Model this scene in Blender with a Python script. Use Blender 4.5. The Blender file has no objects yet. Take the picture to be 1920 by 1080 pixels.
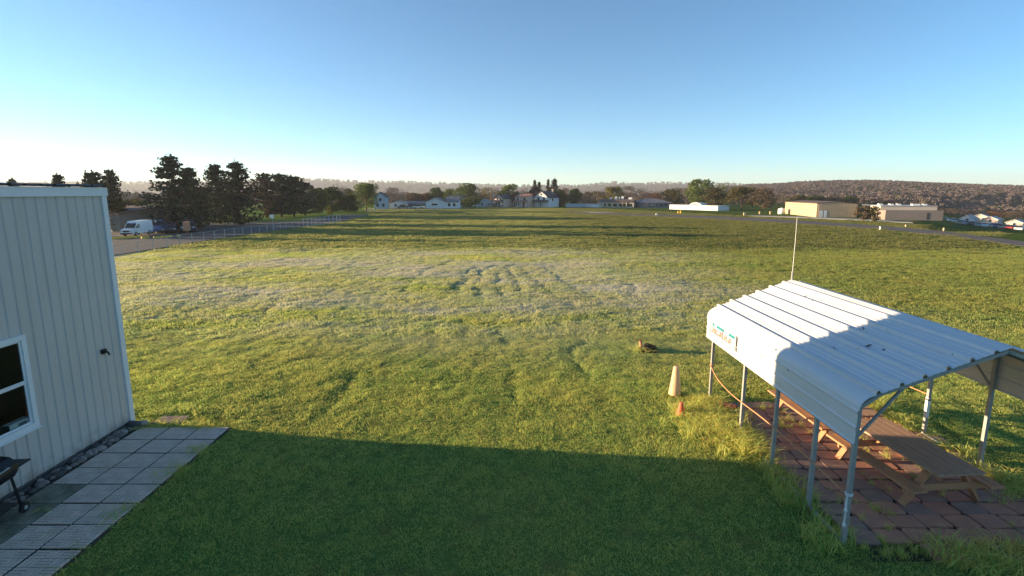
import bpy, bmesh, math, random
import numpy as np
from mathutils import Vector, Matrix

random.seed(7); rng = np.random.default_rng(7)
scene = bpy.context.scene
C = scene.collection
R = math.radians

# ------------------------------------------------------------------ camera
CAM_H, FPX, PITCH, VC = 5.6, 920.0, R(9.1), 509.0
cam_data = bpy.data.cameras.new('camera')
cam_data.sensor_width = 36.0
cam_data.lens = 36.0 * FPX / 1920.0
cam_data.shift_y = -(540.0 - VC) / 1920.0
cam_data.clip_start, cam_data.clip_end = 0.1, 12000
cam = bpy.data.objects.new('camera', cam_data); C.objects.link(cam)
cam.location = (0, 0, CAM_H)
cam.rotation_euler = (R(90) - PITCH, 0, 0)
scene.camera = cam

# ------------------------------------------------------------------ sky, sun, exposure
SUN_EL = R(7.7)
TO_SUN = Vector((-1, 0.124, 0)).normalized() * math.cos(SUN_EL) + Vector((0, 0, math.sin(SUN_EL)))
world = bpy.data.worlds.new('World'); scene.world = world; world.use_nodes = True
wn = world.node_tree.nodes; wl = world.node_tree.links
bg = wn['Background']; bg.inputs[1].default_value = 0.098
sky = wn.new('ShaderNodeTexSky'); sky.sky_type = 'NISHITA'; sky.sun_disc = False
sky.sun_elevation = SUN_EL
sky.sun_rotation = math.atan2(TO_SUN.x, TO_SUN.y)
sky.altitude = 0; sky.air_density = 0.75; sky.dust_density = 0.0; sky.ozone_density = 3.5
tint = wn.new('ShaderNodeMixRGB'); tint.blend_type = 'MULTIPLY'; tint.inputs[0].default_value = 1.0
tint.inputs[2].default_value = (0.83, 0.95, 0.86, 1)          # the camera's white balance leans to teal
wl.new(sky.outputs[0], tint.inputs[1]); wl.new(tint.outputs[0], bg.inputs[0])
sun_d = bpy.data.lights.new('sun', 'SUN'); sun_d.energy = 5.0; sun_d.angle = R(0.5)
sun_d.color = (1.0, 0.74, 0.44)
sun = bpy.data.objects.new('sun', sun_d); C.objects.link(sun)
sun.location = (-200, 20, 60)
sun.rotation_euler = (-TO_SUN).to_track_quat('-Z', 'Y').to_euler()
scene.view_settings.view_transform = 'Standard'
scene.view_settings.look = 'None'
scene.view_settings.exposure = 1.75
scene.view_settings.gamma = 1.0
scene.cycles.use_denoising = True
scene.cycles.max_bounces = 6
scene.cycles.volume_bounces = 1

# ------------------------------------------------------------------ places: a photograph point on the ground (or height z)
def ray(u, v):
    x = (u - 960) / FPX; y = -(v - VC) / FPX
    c, s = math.cos(PITCH), math.sin(PITCH)
    return Vector((x, c + y * s, -s + y * c))
def at(u, v, z=0.0):
    d = ray(u, v); t = (z - CAM_H) / d.z
    return Vector((d.x * t, d.y * t, z))
def atY(u, v, Y):
    d = ray(u, v); t = Y / d.y
    return Vector((d.x * t, Y, CAM_H + d.z * t))

# ------------------------------------------------------------------ mesh helpers
class MB:
    def __init__(s): s.v = []; s.f = []
    def add(s, vs, fs):
        o = len(s.v); s.v += [tuple(p) for p in vs]; s.f += [tuple(i + o for i in f) for f in fs]; return s
    def box(s, x0, x1, y0, y1, z0, z1):
        return s.add([(x0,y0,z0),(x1,y0,z0),(x1,y1,z0),(x0,y1,z0),(x0,y0,z1),(x1,y0,z1),(x1,y1,z1),(x0,y1,z1)],
                     [(3,2,1,0),(4,5,6,7),(0,1,5,4),(1,2,6,5),(2,3,7,6),(3,0,4,7)])
    def cbox(s, x0, x1, y0, y1, z0, z1, b):      # box with chamfered top edges
        return s.add([(x0,y0,z0),(x1,y0,z0),(x1,y1,z0),(x0,y1,z0),(x0,y0,z1-b),(x1,y0,z1-b),(x1,y1,z1-b),(x0,y1,z1-b),
                      (x0+b,y0+b,z1),(x1-b,y0+b,z1),(x1-b,y1-b,z1),(x0+b,y1-b,z1)],
                     [(3,2,1,0),(0,1,5,4),(1,2,6,5),(2,3,7,6),(3,0,4,7),(4,5,9,8),(5,6,10,9),(6,7,11,10),(7,4,8,11),(8,9,10,11)])
    def beam(s, a, b, w, h, up=(0,0,1)):         # rectangular bar from a to b
        a, b = Vector(a), Vector(b); d = (b - a).normalized()
        r = d.cross(Vector(up))
        if r.length < 1e-4: r = d.cross(Vector((0,1,0)))
        r.normalize(); u = r.cross(d).normalized()
        vs = [p + r * sx * w / 2 + u * sz * h / 2 for p in (a, b) for sx, sz in ((-1,-1),(1,-1),(1,1),(-1,1))]
        return s.add(vs, [(3,2,1,0),(4,5,6,7),(0,1,5,4),(1,2,6,5),(2,3,7,6),(3,0,4,7)])
    def tube(s, pts, r, n=6, caps=True):
        pts = [Vector(p) for p in pts]; rings = []
        rr = r if isinstance(r, (list, tuple)) else [r] * len(pts)
        o = len(s.v); prev = None
        for i, p in enumerate(pts):
            d = (pts[min(i+1, len(pts)-1)] - pts[max(i-1, 0)]).normalized()
            if prev is None:
                prev = d.cross(Vector((0.31, 0.17, 0.93)))
                if prev.length < 1e-3: prev = d.cross(Vector((1, 0, 0)))
            a = (prev - d * prev.dot(d)).normalized(); b = d.cross(a); prev = a
            for k in range(n):
                t = 2 * math.pi * k / n
                s.v.append(tuple(p + (a * math.cos(t) + b * math.sin(t)) * rr[i]))
        for i in range(len(pts) - 1):
            for k in range(n):
                k2 = (k + 1) % n
                s.f.append((o+i*n+k, o+i*n+k2, o+(i+1)*n+k2, o+(i+1)*n+k))
        if caps:
            s.f.append(tuple(o + k for k in reversed(range(n)))); s.f.append(tuple(o + (len(pts)-1)*n + k for k in range(n)))
        return s
    def lathe(s, prof, n=16, c=(0,0,0)):
        o = len(s.v)
        for r, z in prof:
            for k in range(n):
                t = 2*math.pi*k/n; s.v.append((c[0]+r*math.cos(t), c[1]+r*math.sin(t), c[2]+z))
        for i in range(len(prof)-1):
            for k in range(n):
                k2 = (k+1) % n; s.f.append((o+i*n+k, o+i*n+k2, o+(i+1)*n+k2, o+(i+1)*n+k))
        s.f.append(tuple(o+k for k in reversed(range(n)))); s.f.append(tuple(o+(len(prof)-1)*n+k for k in range(n)))
        return s
    def extrude(s, poly, y0, y1, axis='y'):      # poly of (a, z) extruded along an axis
        n = len(poly)
        f = (lambda a, z, t: (a, t, z)) if axis == 'y' else (lambda a, z, t: (t, a, z))
        vs = [f(a, z, y0) for a, z in poly] + [f(a, z, y1) for a, z in poly]
        fs = [tuple(range(n)), tuple(reversed(range(n, 2*n)))] + [(i, n+i, n+(i+1) % n, (i+1) % n) for i in range(n)]
        return s.add(vs, fs)
    def mesh(s, name, smooth=False):
        m = bpy.data.meshes.new(name); m.from_pydata(s.v, [], s.f); m.update()
        bm = bmesh.new(); bm.from_mesh(m); bmesh.ops.recalc_face_normals(bm, faces=bm.faces); bm.to_mesh(m); bm.free()
        if smooth: m.polygons.foreach_set('use_smooth', [True] * len(m.polygons))
        return m
    def build(s, name, mat, parent=None, smooth=False):
        return link(name, s.mesh(name, smooth), mat, parent)
def link(name, mesh, mat, parent=None, loc=None, rot=None, scale=None):
    o = bpy.data.objects.new(name, mesh); C.objects.link(o)
    if mat is not None and mesh is not None:
        if not mesh.materials: mesh.materials.append(mat)
        elif mesh.materials[0] != mat:
            o.material_slots[0].link = 'OBJECT'; o.material_slots[0].material = mat
    if parent: o.parent = parent
    if loc is not None: o.location = loc
    if rot is not None: o.rotation_euler = rot
    if scale is not None: o.scale = scale
    return o
def tag(o, label=None, cat=None, group=None, kind=None):
    if label: o['label'] = label
    if cat: o['category'] = cat
    if group: o['group'] = group
    if kind: o['kind'] = kind
    return o
def thing(name, label, cat, loc=(0,0,0), rz=0, group=None, scale=None):
    o = bpy.data.objects.new(name, None); C.objects.link(o); o.empty_display_size = 0.3
    o.location = loc; o.rotation_euler = (0, 0, rz)
    if scale: o.scale = scale
    return tag(o, label, cat, group)

# ------------------------------------------------------------------ materials
def mat(name, col, rough=0.7, var=0.12, scale=4.0, metal=0.0, bump=0.0, bscale=40.0, col2=None, coords='Object', spec=0.4, trans=0.0):
    m = bpy.data.materials.new(name); m.use_nodes = True
    nt = m.node_tree; N = nt.nodes; L = nt.links; b = N['Principled BSDF']
    b.inputs['Roughness'].default_value = rough; b.inputs['Metallic'].default_value = metal
    b.inputs['Specular IOR Level'].default_value = spec
    tc = N.new('ShaderNodeTexCoord')
    c2 = col2 if col2 else tuple(c * (1 - var * 2) for c in col)
    nz = N.new('ShaderNodeTexNoise'); nz.inputs['Scale'].default_value = scale; nz.inputs['Detail'].default_value = 6
    nz.inputs['Roughness'].default_value = 0.65
    L.new(tc.outputs[coords], nz.inputs['Vector'])
    rp = N.new('ShaderNodeValToRGB'); rp.color_ramp.elements[0].position = 0.3; rp.color_ramp.elements[1].position = 0.7
    rp.color_ramp.elements[0].color = (*c2, 1); rp.color_ramp.elements[1].color = (*col, 1)
    L.new(nz.outputs[0], rp.inputs[0]); L.new(rp.outputs[0], b.inputs['Base Color'])
    if bump:
        n2 = N.new('ShaderNodeTexNoise'); n2.inputs['Scale'].default_value = bscale; n2.inputs['Detail'].default_value = 5
        L.new(tc.outputs[coords], n2.inputs['Vector'])
        bp = N.new('ShaderNodeBump'); bp.inputs['Strength'].default_value = bump; bp.inputs['Distance'].default_value = 0.02
        L.new(n2.outputs[0], bp.inputs['Height']); L.new(bp.outputs[0], b.inputs['Normal'])
    return m
def wood_mat(name, col, col2):
    m = mat(name, col, 0.75, 0.1, 3.0, bump=0.25, bscale=30, col2=col2)
    N = m.node_tree.nodes; L = m.node_tree.links
    tc = [n for n in N if n.type == 'TEX_COORD'][0]
    mp = N.new('ShaderNodeMapping'); mp.inputs['Scale'].default_value = (14, 1.2, 14)
    L.new(tc.outputs['Object'], mp.inputs[0])
    for n in N:
        if n.type == 'TEX_NOISE': L.new(mp.outputs[0], n.inputs['Vector'])
    return m
def leaf_mat(name, col, col2, trans=0.3):
    m = bpy.data.materials.new(name); m.use_nodes = True
    nt = m.node_tree; N = nt.nodes; L = nt.links
    for n in list(N): N.remove(n)
    out = N.new('ShaderNodeOutputMaterial'); d = N.new('ShaderNodeBsdfDiffuse'); t = N.new('ShaderNodeBsdfTranslucent'); mx = N.new('ShaderNodeMixShader')
    mx.inputs[0].default_value = trans
    g = N.new('ShaderNodeNewGeometry'); oi = N.new('ShaderNodeObjectInfo')
    nz = N.new('ShaderNodeTexNoise'); nz.inputs['Scale'].default_value = 0.45; nz.inputs['Detail'].default_value = 3
    L.new(g.outputs['Position'], nz.inputs['Vector'])
    ad = N.new('ShaderNodeMath'); ad.operation = 'MULTIPLY_ADD'; ad.inputs[1].default_value = 0.5
    L.new(g.outputs['Random Per Island'], ad.inputs[0]); L.new(nz.outputs[0], ad.inputs[2])
    rp = N.new('ShaderNodeValToRGB'); rp.color_ramp.elements[0].position = 0.4; rp.color_ramp.elements[1].position = 0.95
    rp.color_ramp.elements[0].color = (*col2, 1); rp.color_ramp.elements[1].color = (*col, 1)
    L.new(ad.outputs[0], rp.inputs[0])
    hs = N.new('ShaderNodeHueSaturation')
    mr = N.new('ShaderNodeMapRange'); mr.inputs[3].default_value = 0.8; mr.inputs[4].default_value = 1.2
    L.new(oi.outputs['Random'], mr.inputs[0]); L.new(mr.outputs[0], hs.inputs['Value']); L.new(rp.outputs[0], hs.inputs['Color'])
    L.new(hs.outputs[0], d.inputs[0]); L.new(hs.outputs[0], t.inputs[0])
    L.new(d.outputs[0], mx.inputs[1]); L.new(t.outputs[0], mx.inputs[2]); L.new(mx.outputs[0], out.inputs[0])
    return m
def frost_nodes(N, L, geo):
    """0..1 mask of frosted turf, by place in the field"""
    sp = N.new('ShaderNodeSeparateXYZ'); L.new(geo.outputs['Position'], sp.inputs[0])
    mp = N.new('ShaderNodeMapping'); mp.inputs['Scale'].default_value = (0.04, 0.10, 0.1); L.new(geo.outputs['Position'], mp.inputs[0])
    nz = N.new('ShaderNodeTexNoise'); nz.inputs['Scale'].default_value = 1.0; nz.inputs['Detail'].default_value = 12; nz.inputs['Roughness'].default_value = 0.74
    L.new(mp.outputs[0], nz.inputs['Vector'])
    r1 = N.new('ShaderNodeMapRange'); r1.inputs[1].default_value = 0.40; r1.inputs[2].default_value = 0.58; L.new(nz.outputs[0], r1.inputs[0])
    def rng_(inp, a, b):
        r = N.new('ShaderNodeMapRange'); r.interpolation_type = 'SMOOTHSTEP'
        r.inputs[1].default_value = a; r.inputs[2].default_value = b; L.new(inp, r.inputs[0]); return r.outputs[0]
    def mul(a, b):
        m = N.new('ShaderNodeMath'); m.operation = 'MULTIPLY'; L.new(a, m.inputs[0]); L.new(b, m.inputs[1]); return m.outputs[0]
    y1 = rng_(sp.outputs[1], 13.5, 25); y2 = rng_(sp.outputs[1], 52, 44); x1 = rng_(sp.outputs[0], 24, 4)
    return mul(mul(r1.outputs[0], mul(y1, y2)), x1)
def grass_mat(name, lo, hi, ground=False):
    m = bpy.data.materials.new(name); m.use_nodes = True
    nt = m.node_tree; N = nt.nodes; L = nt.links
    for n in list(N): N.remove(n)
    out = N.new('ShaderNodeOutputMaterial'); geo = N.new('ShaderNodeNewGeometry')
    nz = N.new('ShaderNodeTexNoise'); nz.inputs['Scale'].default_value = 0.22; nz.inputs['Detail'].default_value = 8; nz.inputs['Roughness'].default_value = 0.7
    L.new(geo.outputs['Position'], nz.inputs['Vector'])
    src = nz.outputs[0]
    if not ground:
        ad = N.new('ShaderNodeMath'); ad.operation = 'MULTIPLY_ADD'; ad.inputs[1].default_value = 0.55; ad.use_clamp = True
        L.new(geo.outputs['Random Per Island'], ad.inputs[0]); L.new(nz.outputs[0], ad.inputs[2]); src = ad.outputs[0]
    rp = N.new('ShaderNodeValToRGB'); rp.color_ramp.elements[0].position = 0.32; rp.color_ramp.elements[1].position = 0.85 if ground else 1.0
    rp.color_ramp.elements[0].color = (*lo, 1); rp.color_ramp.elements[1].color = (*hi, 1)
    L.new(src, rp.inputs[0])
    # dry straw flecks
    dn = N.new('ShaderNodeTexNoise'); dn.inputs['Scale'].default_value = 1.7; dn.inputs['Detail'].default_value = 5
    L.new(geo.outputs['Position'], dn.inputs['Vector'])
    dr = N.new('ShaderNodeMapRange'); dr.inputs[1].default_value = 0.58; dr.inputs[2].default_value = 0.75; dr.inputs[4].default_value = 0.55
    L.new(dn.outputs[0], dr.inputs[0])
    m1 = N.new('ShaderNodeMixRGB'); m1.inputs[2].default_value = (0.19, 0.155, 0.06, 1)
    L.new(dr.outputs[0], m1.inputs[0]); L.new(rp.outputs[0], m1.inputs[1])
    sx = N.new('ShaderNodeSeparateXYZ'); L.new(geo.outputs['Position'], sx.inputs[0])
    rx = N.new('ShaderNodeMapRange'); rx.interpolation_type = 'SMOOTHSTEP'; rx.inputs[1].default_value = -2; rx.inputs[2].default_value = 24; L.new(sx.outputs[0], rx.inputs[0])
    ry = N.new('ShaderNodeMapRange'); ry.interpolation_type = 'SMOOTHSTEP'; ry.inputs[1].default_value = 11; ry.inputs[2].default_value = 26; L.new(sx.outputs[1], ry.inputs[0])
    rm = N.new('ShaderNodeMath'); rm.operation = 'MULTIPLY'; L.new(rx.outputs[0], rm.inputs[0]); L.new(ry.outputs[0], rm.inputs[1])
    right_dim = N.new('ShaderNodeMixRGB'); right_dim.blend_type = 'MULTIPLY'; right_dim.inputs[2].default_value = (0.60, 0.62, 0.60, 1)     # uneven low-sun brightness put into the colour: turf darker towards the right
    L.new(rm.outputs[0], right_dim.inputs[0]); L.new(m1.outputs[0], right_dim.inputs[1]); m1 = right_dim
    fr = frost_nodes(N, L, geo)
    fm = N.new('ShaderNodeMath'); fm.operation = 'MULTIPLY'; fm.inputs[1].default_value = 0.85; L.new(fr, fm.inputs[0])
    m2 = N.new('ShaderNodeMixRGB'); m2.inputs[2].default_value = (0.58, 0.54, 0.46, 1)
    L.new(fm.outputs[0], m2.inputs[0]); L.new(m1.outputs[0], m2.inputs[1])
    d = N.new('ShaderNodeBsdfDiffuse'); L.new(m2.outputs[0], d.inputs[0])
    if ground:
        bn = N.new('ShaderNodeTexNoise'); bn.inputs['Scale'].default_value = 9; bn.inputs['Detail'].default_value = 8
        L.new(geo.outputs['Position'], bn.inputs['Vector'])
        bp = N.new('ShaderNodeBump'); bp.inputs['Distance'].default_value = 0.06; L.new(bn.outputs[0], bp.inputs['Height']); L.new(bp.outputs[0], d.inputs['Normal'])
        L.new(d.outputs[0], out.inputs[0])
    else:
        t = N.new('ShaderNodeBsdfTranslucent'); L.new(m2.outputs[0], t.inputs[0])
        mx = N.new('ShaderNodeMixShader'); mx.inputs[0].default_value = 0.5
        L.new(d.outputs[0], mx.inputs[1]); L.new(t.outputs[0], mx.inputs[2]); L.new(mx.outputs[0], out.inputs[0])
    return m

M = {}
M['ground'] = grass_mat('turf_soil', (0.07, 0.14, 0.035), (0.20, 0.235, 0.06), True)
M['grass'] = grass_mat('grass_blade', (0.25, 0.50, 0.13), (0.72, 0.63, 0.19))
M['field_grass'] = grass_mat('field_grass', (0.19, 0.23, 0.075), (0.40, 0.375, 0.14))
M['asphalt'] = mat('asphalt', (0.075, 0.072, 0.075), 0.9, 0.15, 0.3, bump=0.3, bscale=8)
M['runway'] = mat('runway_asphalt', (0.10, 0.085, 0.075), 0.9, 0.12, 0.12)
M['concrete_far'] = mat('pale_concrete', (0.42, 0.39, 0.35), 0.9, 0.1, 0.2)
M['siding'] = mat('grey_siding', (0.50, 0.475, 0.45), 0.45, 0.03, 0.7, spec=0.5)
def splash(m):          # mud splashed up from the ground, and rain streaks
    N = m.node_tree.nodes; L = m.node_tree.links; b = N['Principled BSDF']; src = b.inputs['Base Color'].links[0].from_socket
    g = N.new('ShaderNodeNewGeometry'); sp = N.new('ShaderNodeSeparateXYZ'); L.new(g.outputs['Position'], sp.inputs[0])
    nz = N.new('ShaderNodeTexNoise'); nz.inputs['Scale'].default_value = 5; nz.inputs['Detail'].default_value = 8; L.new(g.outputs['Position'], nz.inputs['Vector'])
    ma = N.new('ShaderNodeMath'); ma.operation = 'MULTIPLY_ADD'; ma.inputs[1].default_value = 0.9; ma.inputs[2].default_value = -0.25; L.new(nz.outputs[0], ma.inputs[0])
    sb = N.new('ShaderNodeMath'); sb.operation = 'SUBTRACT'; L.new(ma.outputs[0], sb.inputs[0]); L.new(sp.outputs[2], sb.inputs[1])
    mr = N.new('ShaderNodeMapRange'); mr.inputs[1].default_value = -0.15; mr.inputs[2].default_value = 0.2; mr.inputs[4].default_value = 0.5; L.new(sb.outputs[0], mr.inputs[0])
    mp = N.new('ShaderNodeMapping'); mp.inputs['Scale'].default_value = (1, 9, 0.35); L.new(g.outputs['Position'], mp.inputs[0])
    n2 = N.new('ShaderNodeTexNoise'); n2.inputs['Scale'].default_value = 1; n2.inputs['Detail'].default_value = 5; L.new(mp.outputs[0], n2.inputs['Vector'])
    m2 = N.new('ShaderNodeMapRange'); m2.inputs[1].default_value = 0.5; m2.inputs[2].default_value = 0.8; m2.inputs[4].default_value = 0.35; L.new(n2.outputs[0], m2.inputs[0])
    a = N.new('ShaderNodeMixRGB'); a.inputs[2].default_value = (0.36, 0.33, 0.29, 1); L.new(m2.outputs[0], a.inputs[0]); L.new(src, a.inputs[1])
    c = N.new('ShaderNodeMixRGB'); c.inputs[2].default_value = (0.16, 0.12, 0.08, 1); L.new(mr.outputs[0], c.inputs[0]); L.new(a.outputs[0], c.inputs[1])
    L.new(c.outputs[0], b.inputs['Base Color'])
splash(M['siding'])
M['trim'] = mat('white_trim', (0.66, 0.68, 0.70), 0.4, 0.03, 2)
M['roofmetal'] = mat('roof_metal_dark', (0.12, 0.12, 0.13), 0.45, 0.1, 2, metal=0.3)
M['white'] = mat('white_paint', (0.78, 0.78, 0.76), 0.5, 0.04, 1.0)
M['paver'] = mat('concrete_paver', (0.72, 0.57, 0.47), 0.85, 0.12, 2.2, bump=0.4, bscale=60, coords='Object')
M['paver_moss'] = mat('mossy_paver', (0.36, 0.31, 0.25), 0.9, 0.3, 2.5, bump=0.4, bscale=50, col2=(0.06, 0.08, 0.03))
M['paver_red'] = mat('reddish_paver', (0.42, 0.29, 0.24), 0.85, 0.15, 4, bump=0.4, bscale=60)
M['joint'] = mat('joint_soil', (0.10, 0.085, 0.065), 0.95, 0.3, 8, bump=0.5)
M['slab'] = mat('red_brown_slab', (0.58, 0.27, 0.175), 0.85, 0.16, 3, bump=0.5, bscale=35, col2=(0.40, 0.20, 0.14))
M['slab_grey'] = mat('weathered_slab', (0.40, 0.25, 0.20), 0.88, 0.15, 3, bump=0.5, bscale=35)
M['stone'] = mat('river_stone', (0.22, 0.19, 0.17), 0.85, 0.2, 7, bump=0.4, bscale=25)
M['stone_dark'] = mat('dark_stone', (0.10, 0.09, 0.085), 0.85, 0.2, 7, bump=0.4, bscale=25)
M['stone_pale'] = mat('pale_stone', (0.36, 0.31, 0.28), 0.85, 0.15, 7, bump=0.4, bscale=25)
M['glass'] = mat('window_glass', (0.02, 0.022, 0.022), 0.05, 0.0, 1, spec=0.6)
M['black'] = mat('black_enamel', (0.012, 0.012, 0.014), 0.35, 0.2, 5)
M['tyre'] = mat('rubber', (0.015, 0.015, 0.015), 0.8, 0.2, 5)
M['galv'] = mat('galvanised_steel', (0.42, 0.41, 0.40), 0.5, 0.12, 6, metal=0.2)
M['cone_cream'] = mat('faded_cone', (0.74, 0.50, 0.30), 0.6, 0.08, 4, col2=(0.62, 0.40, 0.23))
M['cone_orange'] = mat('orange_cone', (0.75, 0.16, 0.07), 0.6, 0.12, 5)
M['cone_old'] = mat('dull_red_cone', (0.30, 0.09, 0.06), 0.7, 0.15, 6)
M['rope'] = mat('orange_rope', (0.62, 0.30, 0.14), 0.7, 0.15, 20)
M['tablewood'] = wood_mat('stained_wood', (0.56, 0.28, 0.14), (0.40, 0.19, 0.10))
M['tablewood_top'] = wood_mat('worn_wood', (0.50, 0.31, 0.21), (0.36, 0.22, 0.16))
M['yellow'] = mat('yellow_paint', (0.88, 0.56, 0.06), 0.6, 0.1, 2)
M['headlight'] = mat('lamp_glass', (0.5, 0.5, 0.5), 0.15, 0.05, 1)
M['dirt'] = mat('dark_soil', (0.035, 0.026, 0.018), 0.95, 0.3, 6, bump=0.6)
M['bark'] = mat('bark', (0.09, 0.06, 0.045), 0.9, 0.2, 3, bump=0.5)
M['hill'] = leaf_mat('wooded_ridge', (0.13, 0.10, 0.09), (0.06, 0.055, 0.05), 0.0)

# ------------------------------------------------------------------ turf height
_o = [(rng.normal(size=(18, 2)), rng.uniform(0, 6.28, 18)) for _ in range(4)]
def hnoise(x, y, k, wl):
    d, p = _o[k]; s = 0
    for (a, b), q in zip(d, p): s = s + np.sin((a * x + b * y) * 3.2 / wl + q)
    return s / 4.2
def sstep(a, b, x): t = np.clip((x - a) / (b - a), 0, 1); return t * t * (3 - 2 * t)
RUTS_PX = [[(893,500),(875,508),(856,530),(840,549)], [(900,503),(890,515),(866,535),(853,552)], [(930,498),(905,506),(896,530),(897,556)],
           [(935,512),(932,530),(942,555)], [(950,500),(968,528),(980,550)], [(975,502),(1005,525),(1036,552)], [(1020,500),(1060,528),(1098,548)],
           [(752,545),(770,525),(800,505),(850,488)], [(935,598),(932,620),(948,640)], [(1098,640),(1070,655),(1074,675),(1102,702)],
           [(600,775),(640,735),(665,700)], [(490,590),(520,560)], [(1185,548),(1190,535),(1170,528)], [(960,690),(955,720),(965,745)]]
RUTS = [[at(u, v) for u, v in r] for r in RUTS_PX]
def rut_dist(x, y):
    best = np.full(np.shape(x), 9.0)
    for r in RUTS:
        for a, b in zip(r[:-1], r[1:]):
            dx, dy = b.x - a.x, b.y - a.y; l2 = dx*dx + dy*dy
            t = np.clip(((x - a.x) * dx + (y - a.y) * dy) / l2, 0, 1)
            best = np.minimum(best, np.hypot(x - a.x - t * dx, y - a.y - t * dy))
    return best
LOW = -5.4
def terrain(x, y):
    x = np.asarray(x, float); y = np.asarray(y, float)
    return LOW * sstep(.80, .90, x / np.maximum(y, 1.0)) * np.clip((y - 68) / 72, 0, 1)
def height(x, y):
    x = np.asarray(x, float); y = np.asarray(y, float)
    near = 1 - sstep(45, 75, y)
    left = sstep(-35.5, -32, x)
    pat = 1 - sstep(0.0, 0.4, np.maximum.reduce([-9.4 - x, x + 6.75, y - 11.5]))
    car = 1 - sstep(0.0, 0.5, np.maximum.reduce([5.3 - x, x - 10.2, y - 13.0, 6.6 - y]))
    bld = 1 - sstep(-9.2, -8.8, x) * 1.0
    keep = near * left * (1 - np.clip(pat + car, 0, 1)) * np.where(y < 11.8, sstep(-9.3, -9.0, x), 1)
    lit = 0.35 + 0.65 * sstep(8.5, 13, y)
    h = 0.05 * hnoise(x, y, 0, 9.0) + lit * (0.010 * hnoise(x, y, 1, 2.2) + 0.013 * hnoise(x, y, 2, 0.7))
    rut = np.exp(-(rut_dist(x, y) / 0.20) ** 2)
    return keep * (h - (0.05 + 0.025 * sstep(20, 24, y)) * rut) - 0.03 + terrain(x, y)

# ------------------------------------------------------------------ ground
def axis(dense_lo, dense_hi, step, lo, hi, g=1.22):
    a = list(np.arange(dense_lo, dense_hi + step / 2, step))
    s = step
    while a[-1] < hi: s *= g; a.append(a[-1] + s)
    s = step; pre = []; x = dense_lo
    while x > lo: s *= g; x -= s; pre.append(x)
    return np.array(pre[::-1] + a)
gx = axis(-30, 26, 0.17, -6000, 6000); gy = axis(6, 44, 0.17, -400, 7000)
GX, GY = np.meshgrid(gx, gy); GZ = height(GX, GY)
nx, ny = len(gx), len(gy)
gm = bpy.data.meshes.new('field')
gm.vertices.add(nx * ny); gm.vertices.foreach_set('co', np.stack([GX, GY, GZ], -1).reshape(-1).astype('f'))
ii = (np.arange(ny - 1)[:, None] * nx + np.arange(nx - 1)[None]).reshape(-1)
quad = np.stack([ii, ii + 1, ii + nx + 1, ii + nx], -1)
gm.loops.add(quad.size); gm.loops.foreach_set('vertex_index', quad.reshape(-1))
gm.polygons.add(len(quad)); gm.polygons.foreach_set('loop_start', np.arange(len(quad)) * 4); gm.polygons.foreach_set('loop_total', np.full(len(quad), 4))
gm.update(calc_edges=True); gm.polygons.foreach_set('use_smooth', [True] * len(quad))
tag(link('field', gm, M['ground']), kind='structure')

def sheet(name, pts, z, m):
    b = MB(); n = len(pts)
    b.add([(p[0], p[1], z) for p in pts] + [(p[0], p[1], z - 0.05) for p in pts],
          [tuple(range(n))] + [tuple(reversed(range(n, 2*n)))] + [(i, n+i, n+(i+1) % n, (i+1) % n) for i in range(n)])
    return tag(b.build(name, m), kind='structure')
# access road and car park left of the chain-link fence
sheet('road', [(-36.0, 20), (-36.4, 66), (-34.0, 100), (-37, 128), (-43, 128), (-43.5, 100), (-46, 72), (-52.5, 60), (-70, 55), (-70, 20)], 0.02, M['asphalt'])
sheet('car_park', [(-52.6, 60.2), (-43.5, 72.2), (-40, 100), (-62, 90), (-82, 75), (-82, 56)], 0.016, M['asphalt'])
# runway crossing the far right of the field
up = [(1060,396),(1150,399.5),(1275,403),(1400,408),(1530,415.5),(1660,424),(1790,436),(1920,453)]
dn = [(1920,462),(1790,443.5),(1660,431),(1530,421.5),(1400,413.5),(1275,407.5),(1150,403),(1060,398.2)]
ext_u = [at(*p) for p in up]; ext_d = [at(*p) for p in dn]
d_ = (ext_u[-1] - ext_u[-2]).normalized()
pts = [(p.x, p.y) for p in ext_u] + [(ext_u[-1] + d_ * 60)[:2], (ext_d[0] + d_ * 60)[:2]] + [(p.x, p.y) for p in ext_d]
sheet('runway', pts, 0.02, M['runway'])
sheet('taxiway', [at(u, v)[:2] for u, v in ((1400,403.5),(1480,405.5),(1600,410),(1705,415.5),(1712,418),(1600,412.5),(1480,407.5),(1400,405))], 0.02, M['concrete_far'])
sheet('concrete_apron', [at(u, v)[:2] for u, v in ((1090,397),(1130,396.6),(1165,398.6),(1120,399.4))], 0.03, M['concrete_far'])

# ------------------------------------------------------------------ metal building on the left
WX, CY, WTOP = -9.3, 11.3, 5.55
bld = thing('metal_building', 'tall grey ribbed metal building with white corner trim at the left edge', 'building', (-15, 2, 0))
def part(mb, name, m, parent, smooth=False):
    o = mb.build(name, m, parent, smooth); o.location = -Vector(parent.location) if False else (0,0,0)
    o.matrix_parent_inverse = Matrix.Translation(-Vector(parent.location)); return o
WY0, WY1, WZ0, WZ1 = 7.95, 8.93, 1.2, 2.86          # window opening
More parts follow.
